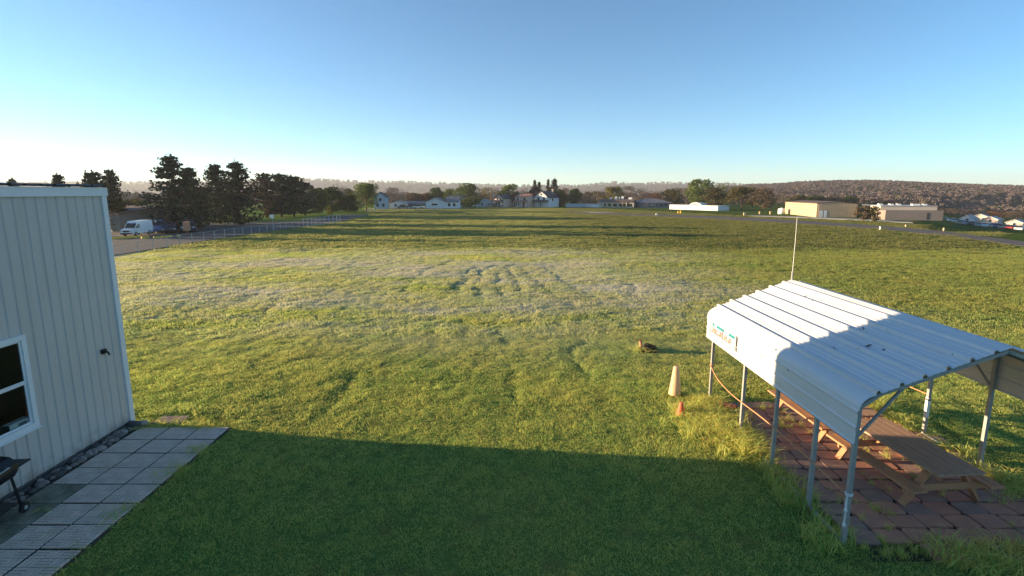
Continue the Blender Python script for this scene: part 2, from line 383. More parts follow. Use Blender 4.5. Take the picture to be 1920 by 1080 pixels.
# side wall: one panel per rib
pitch = 0.222; y = CY - 0.10; k = 0
while y > 6.4:
    ya, yb = y - pitch, y
    segs = [(0.12, WTOP)]
    if ya < WY1 + 0.02 and yb > WY0 - 0.02: segs = [(0.12, WZ0 - 0.05), (WZ1 + 0.05, WTOP)]
    for z0, z1 in segs:
        prof = [(ya, 0), (ya + 0.018, 0.024), (ya + 0.034, 0.024), (ya + 0.052, 0.0), (yb, 0.0)]
        b = MB(); n = len(prof)
        b.add([(WX + h, yy, z) for z in (z0, z1) for yy, h in prof] + [(WX - 0.03, yy, z) for z in (z0, z1) for yy in (ya, yb)],
              [(i, i+1, n+i+1, n+i) for i in range(n-1)] + [(0, n, 2*n+2, 2*n), (n-1, 2*n-1, 2*n+3, 2*n+1), tuple(range(n)) + (2*n+1, 2*n), tuple(range(n, 2*n)) + (2*n+3, 2*n+2), (2*n, 2*n+1, 2*n+3, 2*n+2)])
        part(b, 'wall_panel', M['siding'], bld)
    y -= pitch
yb = y
# rest of the shell: hidden side wall, end walls, back wall, floor
part(MB().box(WX - 0.05, WX, -14, yb, 0.1, WTOP), 'side_wall', M['siding'], bld)
part(MB().extrude([(-21.3, 0.0), (WX - 0.031, 0.0), (WX - 0.031, WTOP), (-15.3, WTOP + 0.06), (-21.3, WTOP)], CY - 0.12, CY), 'end_wall', M['siding'], bld)
part(MB().extrude([(-21.3, 0.0), (WX, 0.0), (WX, WTOP), (-15.3, WTOP + 0.06), (-21.3, WTOP)], -14.1, -14.0), 'end_wall', M['siding'], bld)
part(MB().box(-21.4, -21.3, -14.1, CY, 0, WTOP), 'back_wall', M['siding'], bld)
part(MB().box(WX - 0.06, WX + 0.012, -14, CY - 0.1, -0.1, 0.12), 'foundation', M['stone_dark'], bld)
part(MB().box(WX - 0.05, WX + 0.045, CY - 0.10, CY + 0.03, 0.05, WTOP - 0.02), 'corner_trim', M['trim'], bld)
part(MB().box(WX - 0.02, WX + 0.06, -14.2, CY + 0.06, WTOP - 0.02, WTOP + 0.17), 'fascia', M['trim'], bld)
rp_ = []
for i in range(29):
    rp_.append(i)
for sgn in (1, -1):
    b = MB(); x0, x1 = (-15.3, WX + 0.10) if sgn == 1 else (-15.3, -21.4)
    ys = []; yy = CY + 0.12
    while yy > -14.3:
        ys += [(yy, 0), (yy - 0.16, 0), (yy - 0.19, 0.035), (yy - 0.22, 0.035), (yy - 0.25, 0)]; yy -= 0.30
    n = len(ys); sl = 0.015
    za = WTOP + 0.2 + 6.1 * sl; zb = za - abs(x1 - x0) * sl
    b.add([(x0, a, za + h) for a, h in ys] + [(x1, a, zb + h) for a, h in ys], [(i, i+1, n+i+1, n+i) for i in range(n-1)])
    b.add([(x0, a, za + h - 0.02) for a, h in ys] + [(x1, a, zb + h - 0.02) for a, h in ys], [(i, i+1, n+i+1, n+i) for i in range(n-1)])
    part(b, 'roof', M['roofmetal'], bld)
# room behind the window
part(MB().box(-13, -12.9, 5, CY - 0.2, 0, 3.2).box(-13, WX - 0.04, 5.0, 5.1, 0, 3.2).box(-13, WX - 0.04, 5, CY - 0.2, 3.2, 3.3), 'interior_wall', mat('inside_board', (0.16, 0.16, 0.15), 0.9), bld)
part(MB().box(-21, WX - 0.05, -14, CY - 0.12, 0.0, 0.06), 'interior_floor', M['asphalt'], bld)
win = part(MB().box(WX - 0.02, WX + 0.05, WY0 - 0.1, WY1 + 0.09, WZ0 - 0.10, WZ0).box(WX - 0.02, WX + 0.05, WY0 - 0.1, WY1 + 0.09, WZ1, WZ1 + 0.09)
           .box(WX - 0.02, WX + 0.05, WY0 - 0.1, WY0, WZ0, WZ1).box(WX - 0.02, WX + 0.05, WY1, WY1 + 0.09, WZ0, WZ1), 'window', M['trim'], bld)
def sub(mb, name, m, par, smooth=False):
    o = mb.build(name, m, par, smooth); o.matrix_parent_inverse = (par.parent.matrix_basis if par.parent else Matrix()).inverted() if par.parent else Matrix.Translation(-Vector(par.location)); return o
def child_world(mb, name, m, par, smooth=False):
    o = mb.build(name, m, par, smooth)
    bpy.context.view_layer.update()
    o.matrix_parent_inverse = par.matrix_world.inverted(); return o
mid = 2.03
fr = MB()
for z0, z1, dx in ((WZ0, mid, 0.0), (mid, WZ1, 0.014)):
    fr.box(WX - 0.015 + dx, WX + 0.01 + dx, WY0, WY1, z0, z0 + 0.04).box(WX - 0.015 + dx, WX + 0.01 + dx, WY0, WY1, z1 - 0.04, z1)
    fr.box(WX - 0.015 + dx, WX + 0.01 + dx, WY0, WY0 + 0.04, z0 + 0.04, z1 - 0.04).box(WX - 0.015 + dx, WX + 0.01 + dx, WY1 - 0.04, WY1, z0 + 0.04, z1 - 0.04)
child_world(fr, 'sash', M['trim'], win)
gm_ = bpy.data.materials.new('clear_pane'); gm_.use_nodes = True
_N = gm_.node_tree.nodes; _L = gm_.node_tree.links; _N.remove(_N['Principled BSDF'])
_t = _N.new('ShaderNodeBsdfTransparent'); _t.inputs[0].default_value = (0.75, 0.8, 0.8, 1); _g = _N.new('ShaderNodeBsdfGlossy'); _g.inputs['Roughness'].default_value = 0.03
_w = _N.new('ShaderNodeLayerWeight'); _w.inputs[0].default_value = 0.5; _f = _N.new('ShaderNodeMath'); _f.operation = 'POWER'; _f.inputs[1].default_value = 4.0; _L.new(_w.outputs['Facing'], _f.inputs[0]); _m = _N.new('ShaderNodeMixShader')
_L.new(_f.outputs[0], _m.inputs[0]); _L.new(_t.outputs[0], _m.inputs[1]); _L.new(_g.outputs[0], _m.inputs[2]); _L.new(_m.outputs[0], _N['Material Output'].inputs[0])
child_world(MB().box(WX - 0.006, WX - 0.002, WY0 + 0.041, WY1 - 0.041, WZ0 + 0.041, mid - 0.041), 'pane', gm_, win)
child_world(MB().box(WX + 0.008, WX + 0.012, WY0 + 0.041, WY1 - 0.041, mid + 0.041, WZ1 - 0.041), 'pane', gm_, win)
child_world(MB().box(WX - 0.03, WX + 0.075, WY0 - 0.12, WY1 + 0.11, WZ0 - 0.13, WZ0 - 0.10), 'sill', M['trim'], win)
# black fixture on the wall
b = MB().box(WX + 0.001, WX + 0.07, 10.66, 10.76, 2.0, 2.10); b.tube([(WX + 0.05, 10.71, 2.05), (WX + 0.13, 10.71, 2.03), (WX + 0.15, 10.71, 1.96)], 0.022, 6)
part(b, 'wall_camera', M['black'], bld)
# counter and things seen through the window
cnt = thing('window_counter', 'dark counter just inside the grey building window', 'counter', (-9.75, 8.75, 0.06))
link('top', MB().box(-0.25, 0.40, -0.9, 0.62, 1.08, 1.12).mesh('top'), M['black'], cnt)
for sx, sy in ((-0.2, -0.8), (0.3, -0.8), (-0.2, 0.55), (0.3, 0.55)): link('leg', MB().box(sx - 0.03, sx + 0.03, sy - 0.03, sy + 0.03, 0, 1.08).mesh('leg'), M['black'], cnt)
CZ = 1.18
def cone_thing(label, m, h, r0, r1, loc, base=None, tilt=None, wob=0.0, group=None, name='traffic_cone'):
    t = thing(name, label, 'cone', loc, random.uniform(0, 6), group)
    b = MB(); prof = [(r0, 0.0), (r0 * 0.985, 0.04 * h)] + [(r0 + (r1 - r0) * q, h * q) for q in (0.2, 0.4, 0.6, 0.8, 0.93)] + [(r1 * 0.98, h * 0.975), (r1 * 0.72, h), (r1 * 0.4, h * 0.985)]
    b.lathe(prof, 18); 
    if wob: b.v = [(x * (1 + wob * math.sin(3 * math.atan2(y, x) + z * 5)), y * (1 + wob * math.cos(2 * math.atan2(y, x))), z) for x, y, z in b.v]
    link('body', b.mesh('body', True), m, t)
    if base: link('base', MB().cbox(-base, base, -base, base, -0.0, 0.03, 0.01).mesh('base'), m, t)
    if tilt: t.rotation_euler = tilt
    return t
cone_thing('small orange cone behind the lower window pane', M['cone_orange'], 0.30, 0.07, 0.02, (-9.43, 9.00, CZ), 0.085)
bx = thing('cardboard_box', 'white printed box on the counter behind the window pane', 'box', (-9.40, 8.80, CZ), 0.0)
link('carton', MB().cbox(-0.07, 0.07, -0.26, 0.16, 0, 0.15, 0.004).mesh('carton'), M['white'], bx)
link('print', MB().box(0.071, 0.073, -0.1, 0.06, 0.02, 0.11).mesh('print'), mat('grey_print', (0.25, 0.25, 0.3), 0.7), bx)
dv = thing('dark_case', 'dark case left of the white box behind the window', 'case', (-9.44, 8.42, CZ))
link('shell', MB().cbox(-0.1, 0.1, -0.13, 0.13, 0, 0.14, 0.02).mesh('shell'), M['black'], dv)
link('handle', MB().tube([(0, -0.06, 0.135), (0, -0.05, 0.18), (0, 0.05, 0.18), (0, 0.06, 0.135)], 0.012, 6).mesh('handle'), M['galv'], dv)

# ------------------------------------------------------------------ patio of patterned pavers beside the building
patio = tag(MB().box(-8.98, -6.78, -4, 11.12, -0.06, -0.012).build('patio', M['joint']), kind='structure')
TW, TH = 0.722, 0.585
def tile_mesh(name, plain=False):
    b = MB(); b.box(0.004, TW - 0.004, 0.004, TH - 0.004, -0.03, 0.006)
    if plain: b = MB().cbox(0.006, TW - 0.006, 0.006, TH - 0.006, -0.03, 0.016, 0.006); return b.mesh(name)
    cx, cy = (TW - 0.03) / 3, (TH - 0.03) / 3
    for i in range(3):
        for j in range(3):
            x0, y0 = 0.015 + i * cx, 0.015 + j * cy
            for q in range(3):
                if (i + j) % 2: xa, xb, ya, yb = x0 + q * cx / 3, x0 + (q+1) * cx / 3, y0, y0 + cy
                else: xa, xb, ya, yb = x0, x0 + cx, y0 + q * cy / 3, y0 + (q+1) * cy / 3
                g, t = 0.006, 0.006; z0, z1 = 0.0061, 0.022
                b.add([(xa+g,ya+g,z0),(xb-g,ya+g,z0),(xb-g,yb-g,z0),(xa+g,yb-g,z0),(xa+g+t,ya+g+t,z1),(xb-g-t,ya+g+t,z1),(xb-g-t,yb-g-t,z1),(xa+g+t,yb-g-t,z1)],
                      [(4,5,6,7),(0,1,5,4),(1,2,6,5),(2,3,7,6),(3,0,4,7)])
    return b.mesh(name)
tm = tile_mesh('paver'); tp = tile_mesh('paver', True)
tm.materials.append(M['paver']); tm.materials.append(M['joint']); tm.polygons.foreach_set('material_index', [1] * 6 + [0] * (len(tm.polygons) - 6)); tp.materials.append(M['paver_moss'])
for i in range(3):
    for j in range(12):
        if 11.1 - (j + 1) * TH < 4.3: continue
        plain = (i == 0 and 4 <= j <= 7)
        m_ = M['paver_moss'] if plain else M['paver']
        o = link('paver', tp if plain else tm, m_, patio, (-8.97 + i * (TW + 0.004) + random.uniform(-.004, .004), 11.1 - (j + 1) * (TH + 0.002) + random.uniform(-.004, .004), random.uniform(-0.004, 0.006)),
             (random.uniform(-.006, .006), random.uniform(-.006, .006), random.uniform(-.008, .008)))
patio2 = tag(MB().box(-8.92, -8.12, 11.25, 11.98, -0.05, -0.015).build('stepping_patio', M['joint']), kind='structure')
link('paver', tm, M['paver_red'], patio2, (-8.88, 11.32, 0.0))

# stones between wall and patio
border = thing('rock_border', 'strip of loose river stones between the grey wall and the patio', 'rocks', (-9.12, 8.5, 0))
link('bed', MB().box(-0.17, 0.14, -5, 2.85, -0.06, -0.005).mesh('bed'), M['joint'], border)
stone_meshes = []
for q in range(5):
    bm = bmesh.new(); bmesh.ops.create_icosphere(bm, subdivisions=2 if q < 3 else 1, radius=1)
    rs = np.random.default_rng(40 + q); dirs = rs.normal(size=(5, 3))
    for v in bm.verts:
        s = 1 + 0.13 * sum(math.sin(2.1 * float(np.dot(d, v.co)) + i) for i, d in enumerate(dirs)) / 1.6
        v.co = Vector((v.co.x * 1.15, v.co.y, v.co.z * 0.75)) * s
    me = bpy.data.meshes.new('stone'); bm.to_mesh(me); bm.free(); me.polygons.foreach_set('use_smooth', [True] * len(me.polygons)); me.materials.append(M['stone']); stone_meshes.append(me)
yy = -3.0
while yy < 2.78:
    for xo in (-0.09, 0.05):
        s = random.uniform(0.045, 0.085) * (1.2 if random.random() < 0.25 else 1)
        link('stone', random.choice(stone_meshes), M[random.choice(['stone', 'stone', 'stone_dark', 'stone_pale'])], border,
             (xo + random.uniform(-.03, .03), yy + random.uniform(-.03, .03), s * random.uniform(0.35, 0.7)), (random.uniform(-.4, .4), random.uniform(-.4, .4), random.uniform(0, 6)), (s, s, s))
    yy += random.uniform(0.085, 0.13)
for xo, yo, s in ((0.0, 2.62, 0.15), (0.13, 2.72, 0.12), (-0.02, 2.3, 0.10), (0.03, 1.35, 0.11)):
    link('stone', stone_meshes[0], M['stone_dark' if s > .14 else 'stone_pale'], border, (xo, yo, s * 0.5), (0.2, 0.1, yo), (s, s, s * .8))

# ------------------------------------------------------------------ charcoal grill at the lower left
gr = thing('barbecue_grill', 'black wheeled barbecue grill on the patio by the grey wall', 'grill', (-8.86, 7.45, 0.02), R(8))
prof = [(-0.24, 0.70), (0.24, 0.70), (0.30, 0.80), (0.31, 0.86), (-0.31, 0.86), (-0.30, 0.80)]
link('firebox', MB().extrude(prof, -0.42, 0.42).mesh('firebox'), M['black'], gr)
lid = link('lid', MB().extrude([(-0.315, 0.865), (0.315, 0.865), (0.30, 0.95), (0.2, 1.05), (0.0, 1.09), (-0.2, 1.05), (-0.30, 0.95)], -0.43, 0.43).mesh('lid'), M['black'], gr)
link('handle', MB().tube([(0.30, -0.2, 0.96), (0.36, -0.2, 0.97), (0.36, 0.2, 0.97), (0.30, 0.2, 0.96)], 0.013, 6).mesh('handle'), M['galv'], lid)
link('shelf', MB().cbox(-0.27, 0.27, 0.44, 0.74, 0.82, 0.85, 0.01).mesh('shelf'), M['black'], gr)
for sx in (-1, 1):
    link('leg', MB().beam((sx * 0.22, -0.36, 0.72), (sx * 0.26, -0.40, 0.0), 0.035, 0.035).mesh('leg'), M['black'], gr)
    link('leg', MB().beam((sx * 0.22, 0.36, 0.72), (sx * 0.26, 0.42, 0.09), 0.035, 0.035).mesh('leg'), M['black'], gr)
    w = link('wheel', MB().tube([(sx * 0.27, 0.42, 0.09), (sx * 0.32, 0.42, 0.09)], 0.09, 16).mesh('wheel'), M['tyre'], gr)
    link('hub', MB().tube([(sx * 0.321, 0.42, 0.09), (sx * 0.332, 0.42, 0.09)], 0.035, 10).mesh('hub'), M['galv'], w)
link('bottom_rack', MB().box(-0.24, 0.24, -0.38, 0.4, 0.2, 0.215).mesh('bottom_rack'), M['black'], gr)
link('axle', MB().tube([(-0.28, 0.42, 0.09), (0.28, 0.42, 0.09)], 0.012, 6).mesh('axle'), M['galv'], gr)

# ------------------------------------------------------------------ carport
XL, XR, XC = 5.33, 9.73, 7.53
ZB, ZE, ZR = 1.70, 2.30, 3.30                        # lower edge, bend, ridge
YN, YF = 7.12, 13.0
cp = thing('carport', 'white ribbed metal carport with steel posts over the picnic tables', 'carport', (XC, 10, 0))
M['roof_white'] = mat('white_roof_sheet', (0.66, 0.67, 0.68), 0.45, 0.04, 0.8, spec=0.5, coords='Object')
def add_specks(m):
    N = m.node_tree.nodes; L = m.node_tree.links; b = N['Principled BSDF']
    src = b.inputs['Base Color'].links[0].from_socket
    tc = [n for n in N if n.type == 'TEX_COORD'][0]
    vo = N.new('ShaderNodeTexVoronoi'); vo.inputs['Scale'].default_value = 3.1; vo.inputs['Randomness'].default_value = 1.0
    L.new(tc.outputs['Object'], vo.inputs['Vector'])
    lt = N.new('ShaderNodeMath'); lt.operation = 'LESS_THAN'; lt.inputs[1].default_value = 0.085; L.new(vo.outputs['Distance'], lt.inputs[0])
    n2 = N.new('ShaderNodeTexNoise'); n2.inputs['Scale'].default_value = 1.1; L.new(tc.outputs['Object'], n2.inputs['Vector'])
    g2 = N.new('ShaderNodeMath'); g2.operation = 'GREATER_THAN'; g2.inputs[1].default_value = 0.5; L.new(n2.outputs[0], g2.inputs[0])
    ml = N.new('ShaderNodeMath'); ml.operation = 'MULTIPLY'; L.new(lt.outputs[0], ml.inputs[0]); L.new(g2.outputs[0], ml.inputs[1])
    mp = N.new('ShaderNodeMapping'); mp.inputs['Scale'].default_value = (9, 0.5, 9); L.new(tc.outputs['Object'], mp.inputs[0])
    st = N.new('ShaderNodeTexNoise'); st.inputs['Scale'].default_value = 1.0; st.inputs['Detail'].default_value = 4; L.new(mp.outputs[0], st.inputs['Vector'])
    sr = N.new('ShaderNodeMapRange'); sr.inputs[1].default_value = 0.55; sr.inputs[2].default_value = 0.8; sr.inputs[4].default_value = 0.35; L.new(st.outputs[0], sr.inputs[0])
    a = N.new('ShaderNodeMixRGB'); a.inputs[2].default_value = (0.42, 0.41, 0.39, 1); L.new(sr.outputs[0], a.inputs[0]); L.new(src, a.inputs[1])
    c = N.new('ShaderNodeMixRGB'); c.inputs[2].default_value = (0.06, 0.05, 0.05, 1); L.new(ml.outputs[0], c.inputs[0]); L.new(a.outputs[0], c.inputs[1])
    L.new(c.outputs[0], b.inputs['Base Color'])
add_specks(M['roof_white'])
# cross-section of one half, from the lower edge to the ridge, as (outward run) polyline
def half_profile():
    pts = [Vector((XL, 0, ZB))]
    base = []
    # side panel with two stiffening ribs
    side = [(0, 0.0), (0.02, 0.03), (0, 0.06), (0, 0.26), (0.014, 0.28), (0.014, 0.31), (0, 0.33), (0, 0.52), (0.014, 0.54), (0.014, 0.57), (0, 0.59)]
    for o, h in side: base.append((XL - o, ZB + h))
    slope_a = (XL + 0.22, ZE + 0.24)
    bend = []
    for q in np.linspace(0, 1, 7)[1:]:
        # quadratic curve from the side into the slope
        p0, p1, p2 = (XL, ZE - 0.01), (XL + 0.01, ZE + 0.17), slope_a
        bend.append(((1-q)**2*p0[0] + 2*q*(1-q)*p1[0] + q*q*p2[0], (1-q)**2*p0[1] + 2*q*(1-q)*p1[1] + q*q*p2[1]))
    sd = Vector((XC - slope_a[0], ZR - slope_a[1])); ln = sd.length; sd.normalize(); nr = Vector((-sd.y, sd.x))
    def S(t, h=0): p = Vector(slope_a) + sd * t + nr * h; return (p.x, p.y)
    slope = []; t = 0.02
    while t + 0.36 < ln - 0.02:
        slope += [S(t), S(t + 0.02, 0.058), S(t + 0.06, 0.058), S(t + 0.085, 0.0), S(t + 0.175, 0.0), S(t + 0.185, 0.008), S(t + 0.205, 0.008), S(t + 0.215, 0), S(t + 0.265, 0), S(t + 0.275, 0.008), S(t + 0.295, 0.008), S(t + 0.305, 0)]
        t += 0.365
    cut = len(slope) // 24 * 12
    ridge = [S(t), S(t + 0.02, 0.042), S(t + 0.06, 0.042), S(t + 0.09, 0), S(ln - 0.06), (XC, ZR + 0.0)]
    return base, [base[-1]] + bend + slope[:cut + 1], [slope[cut]] + slope[cut + 1:] + ridge
sideP, lowP, upP = half_profile()
def sheet_part(poly, name, lift, ya=YN, yb=YF):
    for mir in (False, True):
        pl = [(2 * XC - x, z) for x, z in poly] if mir else poly
        b = MB(); n = len(pl); th = 0.006
        b.add([(x, ya, z + lift) for x, z in pl] + [(x, yb, z + lift) for x, z in pl], [(i, i+1, n+i+1, n+i) for i in range(n-1)])
        s = 1 if not mir else -1
        inn = [(x + (th * s if name == 'side_panel' else 0), z - (0 if name == 'side_panel' else th)) for x, z in pl]
        b.add([(x, ya, z + lift) for x, z in inn] + [(x, yb, z + lift) for x, z in inn], [(i, n+i, n+i+1, i+1) for i in range(n-1)])
        o = len(b.v) - 4 * n
        b.f += [(i, 2*n+i, 2*n+i+1, i+1) for i in range(n-1)] + [(n+i, n+i+1, 3*n+i+1, 3*n+i) for i in range(n-1)]
        b.f += [(0, n, 3*n, 2*n), (n-1, 3*n-1, 4*n-1, 2*n-1)]
        ob = b.build(name, M['roof_white'], cp); ob.matrix_parent_inverse = Matrix.Translation(-Vector(cp.location))
sheet_part(sideP, 'side_panel', 0.0)
sheet_part(lowP, 'roof_panel', 0.004, YN - 0.02, YF + 0.02)
sheet_part(upP, 'roof_panel', 0.0, YN - 0.01, YF + 0.01)
def cpart(mb, name, m, smooth=False):
    o = mb.build(name, m, cp, smooth); o.matrix_parent_inverse = Matrix.Translation(-Vector(cp.location)); return o
POSTS_Y = [7.17, 8.12, 9.40, 10.80, 12.62]
for yy in POSTS_Y:
    for xx in (XL + 0.045, XR - 0.045):
        cpart(MB().box(xx - 0.032, xx + 0.032, yy - 0.032, yy + 0.032, -0.05, ZE + 0.05), 'post', M['galv'])
    sd_ = 0.03
    cpart(MB().beam((XL + 0.045, yy, ZE + 0.02), (XL + 0.34, yy, ZE + 0.24), 0.055, 0.055).beam((XL + 0.34, yy, ZE + 0.24), (XC, yy, ZR - 0.075), 0.055, 0.055)
          .beam((XR - 0.045, yy, ZE + 0.02), (XR - 0.34, yy, ZE + 0.24), 0.055, 0.055).beam((XR - 0.34, yy, ZE + 0.24), (XC, yy, ZR - 0.075), 0.055, 0.055), 'rafter', M['galv'])
    cpart(MB().beam((XL + 0.05, yy + 0.04, 1.75), (XL + 0.75, yy + 0.04, 2.66), 0.035, 0.035).beam((XR - 0.05, yy + 0.04, 1.75), (XR - 0.75, yy + 0.04, 2.66), 0.035, 0.035), 'brace', M['galv'])
for xx in (XL + 0.045, XR - 0.045):
    cpart(MB().box(xx - 0.03, xx + 0.03, YN + 0.05, YF - 0.3, -0.03, 0.02), 'base_rail', M['galv'])
# sign on the lit side
SX = XL - 0.045
sg = thing('school_sign', 'small white sign with pink lettering and teal border on the carport side', 'sign', (SX, 11.98, 2.06))
link('board', MB().box(-0.008, 0.008, -0.80, 0.80, -0.185, 0.205).mesh('board'), M['white'], sg)
M['teal'] = mat('teal_paint', (0.02, 0.22, 0.26), 0.5, 0.1, 6); M['pinkp'] = mat('pink_paint', (0.50, 0.06, 0.06), 0.5, 0.1, 8)
b = MB()
for y0, y1, z0, z1 in ((-0.78, 0.78, -0.175, -0.15), (-0.78, -0.755, -0.15, 0.19), (0.755, 0.78, -0.15, 0.19)): b.box(-0.012, -0.0081, y0, y1, z0, z1)
for y0, y1 in ((-0.74, -0.42), (-0.18, 0.28), (0.40, 0.56)): b.box(-0.012, -0.0081, y0, y1, 0.10, 0.18)
link('border', b.mesh('border'), M['teal'], sg)
b = MB(); yp = 0.66
for ch in 'LlloouullLlloull':          # unreadable script: loops and strokes
    if ch == 'L': b.box(-0.013, -0.0082, yp - 0.05, yp, -0.09, 0.11).box(-0.013, -0.0082, yp - 0.10, yp - 0.05, -0.09, -0.05); yp -= 0.125
    elif ch == 'l': b.box(-0.013, -0.0082, yp - 0.03, yp, -0.08, 0.07); yp -= 0.055
    elif ch == 'o':
        b.box(-0.013, -0.0082, yp - 0.08, yp, -0.08, -0.05).box(-0.013, -0.0082, yp - 0.08, yp, 0.02, 0.05).box(-0.013, -0.0082, yp - 0.025, yp, -0.05, 0.02).box(-0.013, -0.0082, yp - 0.08, yp - 0.055, -0.05, 0.02); yp -= 0.10
    else: b.box(-0.013, -0.0082, yp - 0.07, yp, -0.08, -0.045).box(-0.013, -0.0082, yp - 0.07, yp - 0.04, -0.045, 0.05); yp -= 0.09
link('lettering', b.mesh('lettering'), M['pinkp'], sg)
def roof_z(x): return ZE + 0.24 + (ZR - ZE - 0.24) * (x - XL - 0.22) / (XC - XL - 0.22)
for i, (lx, ly, lab, sc) in enumerate(((6.35, 8.55, 'largest dark leaf clump on the shaded carport roof', 1.3), (6.75, 9.05, 'dark leaf scrap a little above the largest leaf clump on the carport roof', 1.0), (6.0, 8.75, 'dark leaf scrap low on the shaded carport roof', 0.9), (6.95, 8.75, 'small dark leaf scrap nearest the carport ridge', 0.7))):
    t = thing('leaf_litter', lab, 'leaves', (lx, ly, roof_z(lx) + 0.012), i * 1.3, 'leaf scraps on the carport roof')
    for q in range(4):
        a = q * 1.7 + i; link('leaf', MB().add([(0.0, 0, 0), (0.05 * sc, 0.018 * sc, 0.012), (0.10 * sc, 0, 0.004), (0.05 * sc, -0.02 * sc, 0.008)], [(0, 1, 2), (0, 2, 3)]).mesh('leaf'), M['dirt'], t, (random.uniform(-.03, .03), random.uniform(-.05, .05), 0.003 * q), (0, -0.38 * math.cos(a), a))
# whip aerial at the far ridge
an = thing('radio_aerial', 'tall thin white whip aerial standing at the far end of the carport ridge', 'aerial', (XC - 0.06, 12.9, ZR + 0.02))
link('whip', MB().tube([(0, 0, 0.2), (0, 0, 1.0), (-0.01, 0, 1.65)], [0.008, 0.007, 0.005], 6).mesh('whip'), M['white'], an)
link('mount', MB().tube([(0, 0, -0.02), (0, 0, 0.22)], 0.022, 8).mesh('mount'), M['galv'], an)
# ropes between the posts
def rope(label, pts, group=None):
    P = [Vector(p) for p in pts]; out = []
    for i in range(len(P) - 1):
        p0, p1, p2, p3 = P[max(i-1, 0)], P[i], P[i+1], P[min(i+2, len(P)-1)]
        for q in range(6):
            t = q / 6
            out.append(0.5 * ((2*p1) + (p2-p0)*t + (2*p0-5*p1+4*p2-p3)*t*t + (3*p1-p0-3*p2+p3)*t**3))
    out.append(P[-1])
    t = thing('barrier_rope', label, 'rope', tuple(P[0]))
    o = link('cord', MB().tube([p - P[0] for p in out], 0.014, 6).mesh('cord', True), M['rope'], t)
    return t, P
RX = XL - 0.005
t, P = rope('orange rope sagging along the near row of carport posts', [(RX, 12.62, 1.04), (RX, 12.1, 0.84), (RX, 11.4, 0.78), (RX, 10.8, 0.80), (RX, 10.0, 0.86), (RX, 9.4, 0.885), (RX, 8.12, 0.89), (RX, 7.17, 0.86)])
o0 = P[0]
b = MB(); 
for zz in (0.0, 0.02): b.tube([Vector((XL + 0.045 + 0.05 * math.cos(a), 7.17 + 0.05 * math.sin(a), 0.85 + zz)) - o0 for a in np.linspace(0, 6.3, 13)], 0.012, 5)
b.tube([Vector((XL, 7.13, 0.85)) - o0, Vector((XL - 0.03, 7.12, 0.72)) - o0, Vector((XL - 0.02, 7.11, 0.62)) - o0], 0.009, 5)
b.tube([Vector((XL, 7.13, 0.85)) - o0, Vector((XL - 0.01, 7.11, 0.6)) - o0, Vector((XL - 0.035, 7.09, 0.38)) - o0], 0.009, 5)
link('knot', b.mesh('knot'), M['white'], t)
for p in ((XL - 0.02, 7.11, 0.60), (XL - 0.035, 7.09, 0.36)):
    link('rope_end', MB().lathe([(0.008, 0.06), (0.022, 0.03), (0.026, 0.0), (0.016, -0.025)], 8, Vector(p) - o0).mesh('rope_end', True), M['white'], t)
b = MB()
b.tube([Vector((XL + 0.045 + 0.05 * math.cos(a), 12.62 + 0.05 * math.sin(a), 1.04)) - o0 for a in np.linspace(0, 6.3, 13)], 0.014, 5)
link('knot', b.mesh('knot'), M['rope'], t)
rope('orange rope strung along the far row of carport posts', [(XR - 0.0, 12.62, 1.05), (XR, 11.7, 0.92), (XR, 10.8, 0.95)])
# white reflective sleeve on a far post
sl = thing('post_sleeve', 'white sleeve strapped round a far carport post', 'sleeve', (XR - 0.045, 10.8, 0))
link('sleeve', MB().box(-0.036, 0.036, -0.036, 0.036, 0.42, 0.90).mesh('sleeve'), M['white'], sl)
link('strap', MB().box(-0.039, 0.039, -0.039, 0.039, 0.84, 0.87).mesh('strap'), M['black'], sl)

# ------------------------------------------------------------------ red-brown slabs under the carport
pv = tag(MB().box(5.6, 10.0, 6.78, 12.5, -0.07, -0.026).build('paver_patio', M['dirt']), kind='structure')
slabs = []
for q in range(5):
    rs = random.Random(q); w, h = 0.46, 0.335
    def e(): return rs.uniform(-0.014, 0.014)
    c = 0.02 if q < 3 else 0.045
    x, y = w / 2, h / 2
    ring = [(-x + c, -y + e()), (0, -y + e()), (x - c, -y + e()), (x + e(), -y + c), (x + e(), y - c), (x - c, y + e()), (0, y + e()), (-x + c, y + e()), (-x + e(), y - c), (-x + e(), -y + c)]
    b = MB(); n = len(ring)
    b.add([(a, d, -0.04) for a, d in ring] + [(a, d, 0.012) for a, d in ring] + [(a * 0.975, d * 0.965, 0.020 + e() * 0.15) for a, d in ring],
          [(i, (i+1) % n, n+(i+1) % n, n+i) for i in range(n)] + [(n+i, n+(i+1) % n, 2*n+(i+1) % n, 2*n+i) for i in range(n)] + [tuple(range(2*n, 3*n))])
    me = b.mesh('slab'); me.materials.append(M['slab']); slabs.append(me)
row = 0; yy = 6.95
SLABS = []
while yy < 12.45:
    xx = 5.78 + (0.0 if row % 2 else 0.04) + random.uniform(-.03, .03)
    while xx < 9.95:
        edge_drop = (yy < 7.25 and (xx < 6.6 or xx > 8.6)) or (xx > 9.3 and yy < 8.1)
        if not edge_drop and not (xx > 8.9 and yy > 10.4 and random.random() < .4):
            s = random.uniform(0.96, 1.04)
            link('slab', random.choice(slabs), M['slab_grey'] if (random.random() < 0.3 or xx < 6.1) else M['slab'], pv, (xx, yy + random.uniform(-.015, .015), random.uniform(-0.012, 0.008)),
                 (random.uniform(-.012, .012), random.uniform(-.012, .012), random.uniform(-.05, .05) + (math.pi if random.random() < .5 else 0)), (s, s * random.uniform(.95, 1.05), 1))
            SLABS.append((xx, yy))
        xx += 0.487
    yy += 0.36; row += 1

